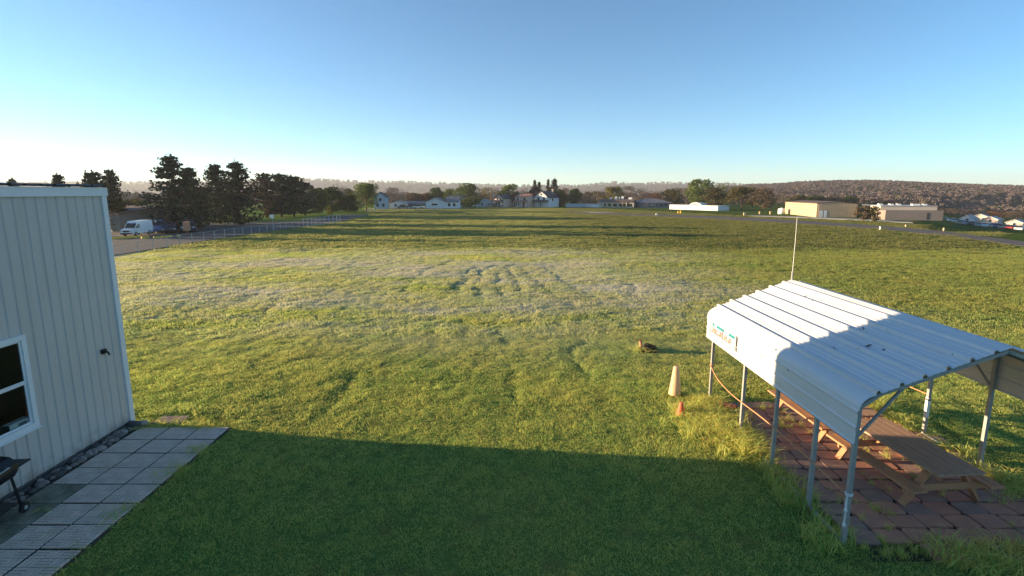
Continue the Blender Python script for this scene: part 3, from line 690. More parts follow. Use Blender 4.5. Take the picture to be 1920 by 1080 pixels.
# ------------------------------------------------------------------ picnic tables
def picnic_table(label, loc, rz, L=2.12):
    t = thing('picnic_table', label, 'picnic table', loc, rz, 'picnic tables under the carport')
    h = L / 2
    for i in range(5):
        x = -0.37 + i * 0.185
        link('tabletop_board', MB().cbox(x - 0.089, x + 0.089, -h, h, 0.715, 0.755, 0.006).mesh('tabletop_board'), M['tablewood_top'], t)
    for s in (-1, 1):
        for i in range(2):
            x = s * (0.67 + i * 0.145)
            link('bench_board', MB().cbox(x - 0.069, x + 0.069, -h + 0.01, h - 0.01, 0.415, 0.455, 0.006).mesh('bench_board'), M['tablewood'], t)
    for ye in (-h + 0.28, h - 0.28):
        for s in (-1, 1):
            link('leg', MB().beam((s * 0.27, ye + 0.045, 0.712), (s * 0.74, ye + 0.045, 0.0), 0.042, 0.135, (0, 1, 0)).mesh('leg'), M['tablewood'], t)
        link('seat_support', MB().cbox(-0.80, 0.80, ye - 0.02, ye + 0.022, 0.285, 0.412, 0.004).mesh('seat_support'), M['tablewood'], t)
        link('top_cleat', MB().cbox(-0.42, 0.42, ye - 0.02, ye + 0.022, 0.63, 0.713, 0.004).mesh('top_cleat'), M['tablewood'], t)
        k = 1 if ye > 0 else -1
        link('brace', MB().beam((0, ye - k * 0.02, 0.36), (0, ye - k * 0.5, 0.71), 0.085, 0.04).mesh('brace'), M['tablewood'], t)
    return t
picnic_table('nearer brown wooden picnic table under the open end of the carport', (7.74, 8.92, 0.022), R(5))
picnic_table('farther brown wooden picnic table, mostly hidden behind the carport side panel', (7.66, 11.22, 0.022), R(2), 2.2)

# ------------------------------------------------------------------ cones and marks on the grass
p = at(1265, 743); cone_thing('tall faded cream cone standing on the grass left of the carport', M['cone_cream'], 0.82, 0.175, 0.07, (p.x, p.y, float(height(p.x, p.y)) + 0.02), None, wob=0.02)
p = at(1276, 781); cone_thing('small bright orange cone in the longer grass by the carport posts', M['cone_orange'], 0.34, 0.115, 0.04, (p.x, p.y, float(height(p.x, p.y)) + 0.02), None)
p = at(1360, 768); cone_thing('dull red cone lying on its side between carport posts', M['cone_old'], 0.42, 0.13, 0.05, (p.x - 0.15, p.y, 0.09), None, (0.1, R(80), R(-25)))
p = at(1215, 658); mo = thing('soil_mound', 'dark clump of turned soil and grass beside an orange stake', 'mound', (p.x, p.y, -0.04))
bm = bmesh.new(); bmesh.ops.create_icosphere(bm, subdivisions=3, radius=1)
for v in bm.verts: v.co = Vector((v.co.x * 0.34, v.co.y * 0.24, max(v.co.z, -0.2) * 0.30)) * (1 + 0.12 * math.sin(9 * v.co.x + 5 * v.co.y) + random.uniform(-.05, .05))
me = bpy.data.meshes.new('soil'); bm.to_mesh(me); bm.free(); link('soil', me, M['dirt'], mo)
MOUND = (p.x, p.y)
p2 = at(1203, 655); st = thing('marker_stake', 'short leaning orange stake next to the dark soil clump', 'stake', (p2.x, p2.y, -0.05), 0)
st.rotation_euler = (0, R(-9), 0)
link('tube', MB().tube([(0, 0, 0), (0, 0, 0.36)], 0.055, 12).mesh('tube', True), mat('stake_orange', (0.62, 0.26, 0.15), 0.6), st)
link('cap', MB().tube([(0, 0, 0.361), (0, 0, 0.39)], 0.045, 12).mesh('cap'), M['cone_old'], st)

# ------------------------------------------------------------------ chain-link fence along the access road
FP = [(206,486),(230,480.5),(260,474.5),(288,469.5),(314,464.5),(338,459.5),(361,455.5),(383,452),(403,449),(422,446),(440,443.5),(456,441.5),(472,439.5),(487,437.5),(501,435.5),(514,433.8),(526,432.2),(537,430.8),(549,429.5),(561,428)]
fpts = [at(u, v) for u, v in FP]
fence = thing('chain_link_fence', 'low chain-link fence with thin steel posts along the road', 'fence', (fpts[0].x, fpts[0].y, 0))
o0 = Vector(fence.location); FH = 1.05
post_me = MB().tube([(0, 0, -0.1), (0, 0, FH + 0.03)], 0.038, 6).mesh('post'); post_me.materials.append(M['galv'])
for p in fpts: link('post', post_me, M['galv'], fence, p - o0)
b = MB()
for a, c in zip(fpts[:-1], fpts[1:]): b.tube([a - o0 + Vector((0, 0, FH)), c - o0 + Vector((0, 0, FH))], 0.018, 4)
link('top_rail', b.mesh('top_rail'), M['galv'], fence)
b = MB()
for a, c in zip(fpts[:-1], fpts[1:]):
    n = max(3, int((c - a).length / 0.4))
    for i in range(n):
        q, q2 = a.lerp(c, i / n) - o0, a.lerp(c, (i + 2.2) / n) - o0
        b.tube([q + Vector((0, 0, 0.03)), q2 + Vector((0, 0, FH - 0.02))], 0.0035, 3, False)
        b.tube([q2 + Vector((0, 0, 0.03)), q + Vector((0, 0, FH - 0.02))], 0.0035, 3, False)
tag(link('wire_mesh', b.mesh('wire_mesh'), M['galv'], fence), kind='stuff')
# white barrier gate at the end of the fence
gp = [at(u, v) for u, v in ((569,427),(577,426),(585,425),(593,424),(601,423),(609,422),(617,420.8),(625,419.5),(632,418.3),(638,417.5))]
WM_GATE = mat('gate_paint', (0.45, 0.47, 0.5), 0.5)
gate = thing('barrier_gate', 'pale metal barrier gate with upright bars at the far end of the fence', 'gate', tuple(gp[0]))
for p in gp: link('upright', MB().tube([(0, 0, -0.05), (0, 0, 1.5)], 0.045, 6).mesh('upright'), WM_GATE, gate, p - gp[0])
b = MB()
for h in (0.25, 0.9, 1.5):
    b.tube([p - gp[0] + Vector((0, 0, h)) for p in gp], 0.03, 5)
link('rail', b.mesh('rail'), WM_GATE, gate)
# small road sign by the fence
p = at(513, 433); s_ = thing('road_sign', 'small pale square sign on a post beside the fence', 'sign', (p.x - 0.3, p.y + 0.5, 0))
link('post', MB().tube([(0, 0, 0), (0, 0, 2.3)], 0.04, 6).mesh('post'), M['galv'], s_); link('plate', MB().box(-0.3, 0.3, -0.06, -0.045, 1.85, 2.4).mesh('plate'), M['white'], s_)

# ------------------------------------------------------------------ parking blocks, vehicles
stops = [((208,449.3),(262,445.2),'long yellow kerb stop nearest the grey building'),((265,447.5),(279,446.5),'short yellow kerb stop just right of the van'),((288,447.2),(301,446.4),'yellow kerb stop in the middle of the row'),
         ((304,446),(323,444.6),'yellow kerb stop, second from the orange cabinet'),((332,443.6),(338.5,443.2),'last short yellow kerb stop beside the orange cabinet')]
for (a, c, lab) in stops:
    A, B = at(*a), at(*c); t = thing('kerb_stop', lab, 'kerb', tuple(A), 0, 'yellow kerb stops of the car park')
    link('block', MB().beam((0, 0, 0.11), (B - A) + Vector((0, 0, 0.11)), 0.3, 0.24).mesh('block'), M['yellow'], t)
    link('pin', MB().tube([(B - A) * 0.5 + Vector((0, 0, 0.2)), (B - A) * 0.5 + Vector((0, 0, 0.26))], 0.05, 6).mesh('pin'), M['galv'], t)
def paint(name, c): return mat(name, c, 0.28, 0.04, 0.5, spec=0.6)
PA = {'white': paint('white_car', (0.78, 0.78, 0.76)), 'silver': paint('silver_car', (0.42, 0.43, 0.45)), 'dark': paint('dark_car', (0.03, 0.033, 0.04)), 'red': paint('red_car', (0.35, 0.03, 0.03)),
      'blue': paint('blue_car', (0.05, 0.10, 0.25)), 'tan': paint('tan_car', (0.42, 0.36, 0.28))}
def wheels(t, xs, w, r):
    for x in xs:
        for s in (-1, 1):
            o = link('wheel', MB().tube([(x, s * (w / 2 - 0.20), r), (x, s * (w / 2 + 0.01), r)], r, 14).mesh('wheel'), M['tyre'], t)
            link('rim', MB().tube([(x, s * (w / 2 + 0.011), r), (x, s * (w / 2 + 0.02), r)], r * 0.6, 10).mesh('rim'), M['galv'], o)
def side_body(prof, w, tuck=0.12, zt=1.0):
    """side profile (x, z) closed, swept across the width, narrower towards the roof"""
    n = len(prof); b = MB(); vs = []
    for s in (-1, 1):
        for x, z in prof: vs.append((x, s * (w / 2 - (tuck * max(0, z - zt))), z))
    b.add(vs, [tuple(range(n)), tuple(reversed(range(n, 2*n)))] + [(i, n+i, n+(i+1) % n, (i+1) % n) for i in range(n)]); return b
def big_van(label, loc, rz):
    t = thing('cargo_van', label, 'van', loc, rz); w = 1.95
    prof = [(-2.9, 0.42), (2.62, 0.42), (2.72, 0.6), (2.68, 0.95), (2.45, 1.10), (1.75, 1.30), (1.05, 2.12), (0.75, 2.42), (-2.75, 2.50), (-2.9, 2.4)]
    link('body', side_body(prof, w, 0.10, 1.2).mesh('body'), PA['white'], t)
    link('windscreen', MB().add([(1.78, -0.80, 1.32), (1.78, 0.80, 1.32), (1.10, 0.76, 2.10), (1.10, -0.76, 2.10)], [(0,1,2,3)]).add([(1.70, -0.8, 1.32), (1.70, 0.8, 1.32), (1.02, 0.76, 2.10), (1.02, -0.76, 2.10)], [(3,2,1,0)]).mesh('windscreen'), M['glass'], t)
    for s in (-1, 1):
        link('side_window', MB().add([(1.55, s*0.975, 1.36), (0.55, s*0.975, 1.36), (0.55, s*0.91, 1.98), (1.0, s*0.91, 1.98)], [(0,1,2,3)]).mesh('side_window'), M['glass'], t)
        link('headlight', MB().cbox(2.60, 2.74, s*0.72-0.16, s*0.72+0.16, 0.78, 1.0, 0.02).mesh('headlight'), M['headlight'], t)
        link('mirror', MB().cbox(1.45, 1.55, s*1.08-0.09, s*1.08+0.09, 1.35, 1.68, 0.02).mesh('mirror'), M['black'], t)
    link('grille', MB().box(2.70, 2.735, -0.5, 0.5, 0.70, 0.98).mesh('grille'), M['black'], t)
    link('bumper', MB().cbox(2.5, 2.80, -0.95, 0.95, 0.36, 0.58, 0.03).mesh('bumper'), M['black'], t)
    wheels(t, (1.75, -1.75), w, 0.36); return t
def sedan(label, loc, rz, col='silver', kind='car', group=None, suv=False, parts=True):
    t = thing('parked_car', label, kind, loc, rz, group); w = 1.8; k = 1.22 if suv else 1.0
    low = [(-2.15, 0.28), (2.15, 0.28), (2.22, 0.5), (2.1, 0.74 * k), (1.0, 0.90 * k), (-1.9 if not suv else -2.1, 0.92 * k), (-2.2, 0.80 * k)]
    link('body', side_body(low, w, 0).mesh('body'), PA[col], t)
    top = [(1.0, 0.895 * k), (0.35, 1.38 * k), (-0.9 if not suv else -1.85, 1.40 * k), (-1.65 if not suv else -2.08, 0.915 * k)]
    link('cabin', side_body(top, w - 0.06, 0.35, 0.9 * k).mesh('cabin'), M['glass'], t)
    link('roof', side_body([(0.38, 1.385 * k), (0.3, 1.425 * k), (-0.85 if not suv else -1.8, 1.44 * k), (-0.93 if not suv else -1.86, 1.405 * k)], w - 0.36).mesh('roof'), PA[col], t)
    if parts:
        for s in (-1, 1):
            link('headlight', MB().cbox(2.08, 2.2, s*0.68-0.15, s*0.68+0.15, 0.56*k, 0.70*k, 0.02).mesh('headlight'), M['headlight'], t)
        wheels(t, (1.35, -1.35), w, 0.33)
    return t
p = at(257, 444.5); big_van('white high-roofed cargo van parked in shade behind the fence', (p.x - 1.9, p.y + 2.6, 0.02), R(-86)).scale = (0.76, 0.76, 0.78)
p = at(285, 438); sedan('grey-blue car parked half hidden behind the white van', (p.x, p.y + 1.5, 0.02), R(-55), 'blue', suv=True)
p = at(306, 438); sedan('dark car parked under the tall pines near the yellow kerbs', (p.x, p.y + 1.5, 0.02), R(-60), 'dark')
p = at(329, 438); sedan('dark car beside the orange cabinet under the pines', (p.x, p.y + 3, 0.02), R(-60), 'dark', suv=True)
p = at(352, 441); cab = thing('utility_cabinet', 'orange and cream cabinet on a stand in sunlight by the road', 'cabinet', (p.x, p.y, 0.02), R(-62))
link('cabinet_body', MB().cbox(-0.62, 0.62, -0.35, 0.35, 0.62, 1.78, 0.05).mesh('cabinet_body'), mat('faded_orange', (0.62, 0.27, 0.15), 0.6), cab)
link('panel', MB().box(-0.66, -0.1, -0.38, -0.351, 0.72, 1.70).box(0.18, 0.56, -0.38, -0.351, 0.72, 1.70).box(-0.66, -0.621, -0.3, 0.3, 0.72, 1.7).mesh('panel'), mat('cream_panel', (0.75, 0.62, 0.48), 0.6), cab)
for s in (-1, 1): link('leg', MB().beam((s * 0.45, 0, 0.62), (s * 0.5, 0, 0), 0.1, 0.1).mesh('leg'), M['cone_old'], cab)
p = at(294, 437); po = thing('sign_post', 'pale post standing under the pines beside the parked van', 'post', (p.x, p.y, 0))
link('post', MB().tube([(0, 0, 0), (0, 0, 1.75)], 0.09, 8).mesh('post'), M['white'], po); link('cap', MB().lathe([(0.1, 1.75), (0.1, 1.79), (0.02, 1.84)], 8).mesh('cap'), M['galv'], po)

# ------------------------------------------------------------------ buildings
def wmat(name, c): return mat(name, c, 0.75, 0.06, 0.6)
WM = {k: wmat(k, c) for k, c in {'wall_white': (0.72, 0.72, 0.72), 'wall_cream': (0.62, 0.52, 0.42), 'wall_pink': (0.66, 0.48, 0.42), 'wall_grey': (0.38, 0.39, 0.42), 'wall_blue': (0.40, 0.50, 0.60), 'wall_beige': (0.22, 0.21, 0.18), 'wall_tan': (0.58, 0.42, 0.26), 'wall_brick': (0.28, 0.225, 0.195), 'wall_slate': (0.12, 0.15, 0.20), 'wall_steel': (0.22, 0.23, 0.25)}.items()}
RM = {k: mat(k, c, 0.8, 0.15, 1.5) for k, c in {'roof_dark': (0.06, 0.06, 0.07), 'roof_brown': (0.16, 0.10, 0.08), 'roof_grey': (0.2, 0.2, 0.22), 'roof_pale': (0.45, 0.46, 0.48), 'roof_red': (0.30, 0.16, 0.12)}.items()}
def house(label, name, loc, rz, w, d, hw, hr, wall, roof, wins=(), gable_front=True, porch=None, chimney=None, door=None, over=0.35, cat='house'):
    """front faces -y; windows (face, x, z, w, h)"""
    t = thing(name, label, cat, loc, rz)
    if gable_front: body = MB().extrude([(-w/2, -0.3), (w/2, -0.3), (w/2, hw), (0, hw + hr), (-w/2, hw)], -d/2, d/2)
    else: body = MB().extrude([(-d/2, -0.3), (d/2, -0.3), (d/2, hw), (0, hw + hr), (-d/2, hw)], -w/2, w/2, 'x')
    link('wall', body.mesh('wall'), WM[wall], t)
    rt = 0.18; hs = (w if gable_front else d) / 2; L = (d if gable_front else w) / 2 + over; sl = hr / hs
    poly = [(-hs - over, hw - over * sl + 0.02), (0, hw + hr + 0.02), (hs + over, hw - over * sl + 0.02), (hs + over, hw - over * sl + 0.02 + rt), (0, hw + hr + 0.02 + rt), (-hs - over, hw - over * sl + 0.02 + rt)]
    rf = link('roof', MB().extrude(poly, -L, L, 'y' if gable_front else 'x').mesh('roof'), RM[roof], t)
    if chimney: link('chimney', MB().box(chimney[0]-0.35, chimney[0]+0.35, chimney[1]-0.35, chimney[1]+0.35, hw, hw + hr + 1.0).mesh('chimney'), WM['wall_brick'], rf)
    for fc, x, z, ww, hh in wins:
        if fc in 'FB':
            y0 = -d/2 if fc == 'F' else d/2; s = -1 if fc == 'F' else 1
            f = link('window', MB().box(x-ww/2-.1, x+ww/2+.1, min(y0, y0+s*.06), max(y0, y0+s*.06), z-hh/2-.1, z+hh/2+.1).mesh('window'), M['white'], t)
            link('pane', MB().box(x-ww/2, x+ww/2, min(y0+s*.061, y0+s*.08), max(y0+s*.061, y0+s*.08), z-hh/2, z+hh/2).mesh('pane'), M['glass'], f)
        else:
            x0 = -w/2 if fc == 'L' else w/2; s = -1 if fc == 'L' else 1
            f = link('window', MB().box(min(x0, x0+s*.06), max(x0, x0+s*.06), x-ww/2-.1, x+ww/2+.1, z-hh/2-.1, z+hh/2+.1).mesh('window'), M['white'], t)
            link('pane', MB().box(min(x0+s*.061, x0+s*.08), max(x0+s*.061, x0+s*.08), x-ww/2, x+ww/2, z-hh/2, z+hh/2).mesh('pane'), M['glass'], f)
    if door is not None:
        link('door', MB().box(door-.5, door+.5, -d/2-.05, -d/2, 0, 2.1).mesh('door'), RM['roof_brown'], t)
    if porch:
        pd, ph = porch; pr = link('porch_roof', MB().extrude([(-d/2-pd-.2, ph), (-d/2-.01, ph+.7), (-d/2-.01, ph+.85), (-d/2-pd-.2, ph+.15)], -w/2-.2, w/2+.2, 'x').mesh('porch_roof'), RM[roof], t)
        for x in np.linspace(-w/2+.15, w/2-.15, 4): link('porch_post', MB().box(x-.09, x+.09, -d/2-pd, -d/2-pd+.18, 0, ph+.05).mesh('porch_post'), M['white'], t)
    return t
def G(u, v, back=0): p = at(u, v); return (p.x, p.y + back, 0)
# low beige building behind the van
p = at(262, 441)
bb = house('long low beige building behind the white van and pines', 'low_building', (-68.8, 82, 0), R(-20), 30, 12, 2.5, 0.9, 'wall_beige', 'roof_brown', [('F', -9, 1.4, 1.4, 1.0), ('F', -3, 1.4, 1.4, 1.0)], False, over=0.3, cat='building')
house('small blue gabled house beside the dark green trees', 'house', G(713, 392, 2), R(8), 4.2, 6, 4.2, 1.5, 'wall_blue', 'roof_dark', [('F', 0, 3.3, 1.0, 1.0), ('F', -1, 1.4, 0.8, 1.2), ('F', 1, 1.4, 0.8, 1.2)], True)
h2 = house('long white house with grey roof left of the big round tree', 'house', G(817, 391.5, 3), R(0), 7.0, 6.5, 2.4, 1.5, 'wall_white', 'roof_grey', [('F', -0.3, 1.55, 2.0, 0.6)], True)
link('wing', MB().extrude([(-3, -0.3), (3, -0.3), (3, 2.5), (0, 4.1), (-3, 2.5)], 3.5, 8.2, 'x').mesh('wing'), WM['wall_white'], h2)
link('wing_roof', MB().extrude([(-3.3, 2.36), (0, 4.12), (3.3, 2.36), (3.3, 2.54), (0, 4.3), (-3.3, 2.54)], 3.5, 8.4, 'x').mesh('wing_roof'), RM['roof_grey'], h2)
for x in (4.8, 6.6): link('window', MB().box(x-.4, x+.4, -3.06, -3.0, 0.9, 2.0).mesh('window'), M['glass'], h2)
house('narrow grey two-storey house behind the white house', 'house', G(849, 389.5, 16), R(-8), 6.5, 7, 4.0, 1.4, 'wall_grey', 'roof_dark', [('F', -1.5, 2.9, 0.9, 1.2), ('F', 1.5, 2.9, 0.9, 1.2)], True)
house('low pale blue shed with white gable among parked cars', 'shed', G(743, 391, 5), R(5), 6, 5, 1.7, 0.9, 'wall_white', 'roof_pale', [('F', -1, 1.1, .8, .8)], True, cat='shed')
house('low slate shed left of the white house', 'shed', G(772, 391, 9), R(0), 8, 5, 1.6, 0.8, 'wall_slate', 'roof_grey', [], False, cat='shed')
house('low pale blue house with grey roof right of the big round tree', 'house', G(908, 388.5, 6), R(0), 7, 7, 1.7, 1.4, 'wall_blue', 'roof_pale', [('F', -1, 1.1, .8, .9), ('F', 1.5, 1.1, .8, .9)], True)
house('small pink two-storey house with dark roof and porch', 'house', G(944, 388.5, 4), R(-38), 4.6, 6, 3.4, 1.6, 'wall_pink', 'roof_dark', [('F', -0.8, 2.9, 0.8, 1.0), ('F', 0.8, 2.9, 0.8, 1.0), ('L', 0, 2.7, .8, 1)], True, porch=(1.5, 2.0), door=0)
h4 = house('square peach-coloured house between the pink house and white gabled house', 'house', G(986, 388.5, 4), R(-34), 6.0, 6.5, 4.0, 1.0, 'wall_pink', 'roof_red', [('F', -1.6, 3.1, 1.0, 1.2), ('F', 1.6, 3.1, 1.0, 1.2), ('L', 0, 3.0, 1, 1.2), ('F', -1.8, 1.1, 1.2, 1.0)], False, porch=(1.4, 1.9), door=1.2)
house('white gabled two-storey house with chimney below the spruces', 'house', G(1026, 388.5, 4), R(-36), 6.8, 8, 3.8, 2.4, 'wall_white', 'roof_dark', [('F', -1.3, 3.3, 1.0, 1.4), ('F', 1.3, 3.3, 1.0, 1.4), ('F', 0, 5.0, .8, .7), ('L', -1, 2.9, .9, 1.2), ('R', -1, 2.9, .9, 1.2)], True, porch=(1.6, 2.0), chimney=(2.0, 1.5), door=0)
def long_box(label, name, u0, u1, v, h, d, wall, roofm='roof_pale', seg=6, lip=0.12, cat='building', back=0.0):
    v = v if isinstance(v, tuple) else (v, v); A, B = at(u0, v[0]), at(u1, v[1]); w = (B - A).length; mid_ = (A + B) / 2
    t = thing(name, label, cat, (mid_.x, mid_.y + d / 2 + back, 0), math.atan2(B.y - A.y, B.x - A.x))
    link('wall', MB().box(-w/2, w/2, -d/2, d/2, -0.2, h).mesh('wall'), WM[wall], t)
    link('roof', MB().box(-w/2-.1, w/2+.1, -d/2-.1, d/2+.1, h+.003, h+lip).mesh('roof'), RM[roofm], t)
    return t, w
t, w = long_box('low pale blue trailer in front of the dark trees', 'storage_trailer', 1062, 1103.5, 388.3, 1.25, 3, 'wall_blue', cat='trailer')
for x in np.linspace(-w/2+.8, w/2-.8, 7): link('seam', MB().box(x-.04, x+.04, -1.53, -1.5, 0, 1.2).mesh('seam'), RM['roof_grey'], t)
t, w = long_box('low white trailer beside the pale blue trailer', 'storage_trailer', 1104.5, 1127, (388.4, 388.9), 1.25, 3, 'wall_white', cat='trailer')
for x in np.linspace(-w/2+.8, w/2-.8, 4): link('seam', MB().box(x-.04, x+.04, -1.53, -1.5, 0, 1.2).mesh('seam'), RM['roof_grey'], t)
# arcade building with roof units
t, w = long_box('long low cream building with open arcade and roof units', 'arcade_building', 1129, 1197, (388.6, 389.3), 2.0, 10, 'wall_cream', 'roof_brown', lip=0.15)
link('hipped_roof', MB().extrude([(-5.6, 2.15), (5.6, 2.15), (0.5, 3.1), (-0.5, 3.1)], -w/2+.2, w/2-.2, 'x').mesh('hipped_roof'), RM['roof_brown'], t)
for x0, x1 in ((-6.6, -5.7), (-4.4, -3.7), (-2.9, -1.7), (-0.9, 0.6), (1.4, 2.6), (2.9, 4.1), (4.4, 6.4)):
    link('opening', MB().box(x0, x1, -5.04, -5.0, 0.35, 1.5).mesh('opening'), M['glass'], t)
for x in (-6.2, -5.0, -3.3, -1.3, 1.0, 2.75, 4.25): link('pillar', MB().box(x-.12, x+.12, -5.25, -5.05, 0, 1.95).mesh('pillar'), WM['wall_cream'], t)
for x, ww, hh in ((-2.6, 0.8, 0.7), (-0.6, 0.9, 1.15), (0.7, 0.4, 0.9), (2.0, 0.9, 1.2), (5.0, 1.3, 0.8)): link('roof_unit', MB().cbox(x-ww/2, x+ww/2, -0.6, 0.6, 2.9, 3.0+hh, .03).mesh('roof_unit'), M['white'], t)
t, w = long_box('long slate-blue building with low hipped roof right of the arcade', 'slate_building', 1199, 1262, 389.2, 1.7, 12, 'wall_slate', 'roof_grey', lip=0.1)
link('hipped_roof', MB().add([(-w/2-.2, -6.2, 1.81), (w/2+.2, -6.2, 1.81), (w/2+.2, 6.2, 1.81), (-w/2-.2, 6.2, 1.81), (-2.5, 0, 3.4), (1.5, 0, 3.4)], [(0,1,5,4), (1,2,5), (2,3,4,5), (3,0,4), (3,2,1,0)]).mesh('hipped_roof'), RM['roof_grey'], t)
for x in np.linspace(-w/2+1, w/2-1, 7): 
    f = link('window', MB().box(x-.45, x+.45, -6.05, -6.0, 0.6, 1.4).mesh('window'), M['glass'], t)
# white hangar row
t, w = long_box('long bright white flat-roofed storage building right of the slate building', 'white_storage', 1271, 1364, (392.3, 395.4), 1.5, 6, 'wall_white', 'roof_pale', lip=0.08)
for x in np.linspace(-w/2+1, w/2-1, 9): link('wall_seam', MB().box(x-.05, x+.05, -2.54, -2.5, 0.05, 1.5).mesh('wall_seam'), WM['wall_cream'], t)
for x, ww, hh in ((-6.4, 1.3, .5), (-3.1, 1.2, .45), (-0.2, 2.3, .8), (2.8, 2.6, .35), (5.9, 2.2, .3)):
    link('roof_dome', MB().extrude([(-ww, 1.64), (ww, 1.64), (ww*.7, 1.64+hh*.7), (0, 1.64+hh), (-ww*.7, 1.64+hh*.7)], -1.6, 1.6).mesh('roof_dome'), M['white'], t)
# tan hangar
A = at(1478, 403.5); Bc = at(1530, 407); Cc = at(1602, 411.5)
hg = thing('tan_hangar', 'tan ribbed metal hangar with a brightly sunlit side wall', 'hangar', tuple(Bc), 0)
ang = R(-10); fl = 8.6; hg.rotation_euler = (0, 0, ang)
dl = 20.0; hh = 3.15
link('wall', MB().extrude([(0, -.2), (fl, -.2), (fl, hh - .1), (fl * .52, hh + .35), (0, hh)], 0, dl).mesh('wall'), WM['wall_tan'], hg)
link('roof', MB().extrude([(-.25, hh - .02), (fl * .52, hh + .37), (fl + .25, hh - .13), (fl + .25, hh + .0), (fl * .52, hh + .5), (-.25, hh + .1)], -.15, dl + .15).mesh('roof'), RM['roof_brown'], hg)
for i in range(1, 20):
    x = fl * i / 20; link('wall_rib', MB().box(x - .04, x + .04, -.05, 0, 0, hh - .25 + .4 * (1 - abs(i - 10.4) / 10)).mesh('wall_rib'), WM['wall_tan'], hg)
for i in range(1, 16):
    y_ = dl * i / 16; link('wall_rib', MB().box(-.05, 0, y_ - .04, y_ + .04, 0, hh - .1).mesh('wall_rib'), WM['wall_tan'], hg)
link('door', MB().box(0.7, 1.35, -.08, -.051, 0, 1.5).mesh('door'), M['white'], hg)
link('door', MB().box(1.6, 2.2, -.08, -.051, 0, 1.5).mesh('door'), M['white'], hg)
p = at(1473.5, 402.5); tk = thing('storage_tank', 'small white round tank at the left end of the tan hangar', 'tank', (p.x + 1, p.y + 4, 0))
link('shell', MB().lathe([(0.9, 0), (0.9, 1.3), (0.7, 1.5), (0.2, 1.6)], 16).mesh('shell', True), M['white'], tk); link('lid', MB().lathe([(0.25, 1.59), (0.25, 1.68), (0.1, 1.7)], 10).mesh('lid'), M['galv'], tk)
# flat-roofed building right of the hangar
A = at(1642, 411); Bq = at(1754, 415.5)
fb = thing('flat_building', 'long flat-roofed brown building right of the tan hangar', 'building', (A.x + 2.2, A.y, 0), R(-14)); w = 10.6
link('wall', MB().box(0, w, 0.5, 12, -.2, 1.9).mesh('wall'), WM['wall_brick'], fb)
link('upper_wall', MB().box(0, w, 3, 12, 1.902, 2.7).mesh('upper_wall'), WM['wall_cream'], fb)
link('parapet', MB().box(-.1, w + .1, 2.9, 12.1, 2.703, 2.85).mesh('parapet'), RM['roof_pale'], fb)
link('door', MB().box(w * .72, w * .76, .46, .499, 0, 1.4).mesh('door'), RM['roof_dark'], fb)
for x in (1.0, 3.5, 5.2, 8.6, 9.4, 11.0): link('roof_unit', MB().cbox(x * w / 12.5 - .35, x * w / 12.5 + .35, 5, 6, 2.85, 3.2, .03).mesh('roof_unit'), M['white'], fb)

# homes and parked vehicles at the far right
def cluster_car(u, v, label, col, rz, suv=False): sedan(label, tuple(at(u, v, LOW)), R(rz), col, group='vehicles parked at the far right', suv=suv)
house('white-gabled cabin in the middle of the far right cluster', 'cabin', tuple(at(1816, 418.5, LOW)), R(-55), 4.2, 5, 1.7, 1.2, 'wall_white', 'roof_pale', [('F', 0, 1.3, .8, .8)], True, cat='cabin')
house('taller cream cabin at the top of the far right cluster', 'cabin', tuple(at(1838, 417, LOW)), R(-50), 4.2, 5, 2.2, 0.9, 'wall_cream', 'roof_pale', [('F', -1, 1.4, .8, .8), ('F', 1, 1.4, .8, .8)], True, cat='cabin')
house('pinkish cabin behind the parked cars of the far right cluster', 'cabin', tuple(at(1860, 420, LOW)), R(-60), 4.0, 4.5, 1.7, 0.9, 'wall_pink', 'roof_pale', [('F', 0, 1.2, .8, .7)], True, cat='cabin')
house('small cream cabin at the right edge of the picture', 'cabin', tuple(at(1905, 426, LOW)), R(-60), 4.0, 4, 1.5, 0.9, 'wall_cream', 'roof_pale', [('F', 0, 1.1, .7, .7)], True, cat='cabin')
for a in ((1764, 413.8, 'dark car at the left end of the far right cluster', 'dark', 0), (1773, 414.8, 'white car second from the left in the far right cluster', 'white', 20),
          (1787, 416.3, 'small white car near the left of the far right cluster', 'white', 160), (1802, 420.3, 'tan car in front of the white-gabled cabin', 'tan', 30), (1812, 421.5, 'silver car in front of the white-gabled cabin', 'silver', 40),
          (1826, 423, 'dark car in front of the cream cabin', 'dark', 20), (1838, 424.5, 'silver car parked below the taller cream cabin', 'silver', 30), (1850, 425.5, 'white car near the pinkish cabin', 'white', 35),
          (1862, 426.5, 'white car with its front towards the field, right of the pinkish cabin', 'white', -20), (1873, 427.5, 'dark blue car in the right half of the far cluster', 'blue', 30), (1885, 429, 'tan car near the right end of the far cluster', 'tan', 20),
          (1898, 430.5, 'red car near the right edge of the picture', 'red', 20), (1913, 432, 'white car at the right edge of the picture', 'white', 30)): cluster_car(*a)
for i, (u, v, lab, col) in enumerate(((862, 388.8, 'silver car parked right below the big round tree', 'silver'), (872, 388.6, 'dark car in the far row under the big round tree', 'dark'), (884, 388.4, 'white car in the far row right of the big round tree', 'white'),
                        (922, 388.4, 'pale car parked left of the pink house', 'silver'), (932, 388.5, 'dark car against the left side of the pink house', 'dark'), (756, 391.2, 'dark car between the two low sheds', 'dark'), (784, 391.3, 'white car between slate shed and white house', 'white'))):
    sedan(lab, G(u, v, 1), R(10 * (i % 3)), col, group='cars parked along the far street')
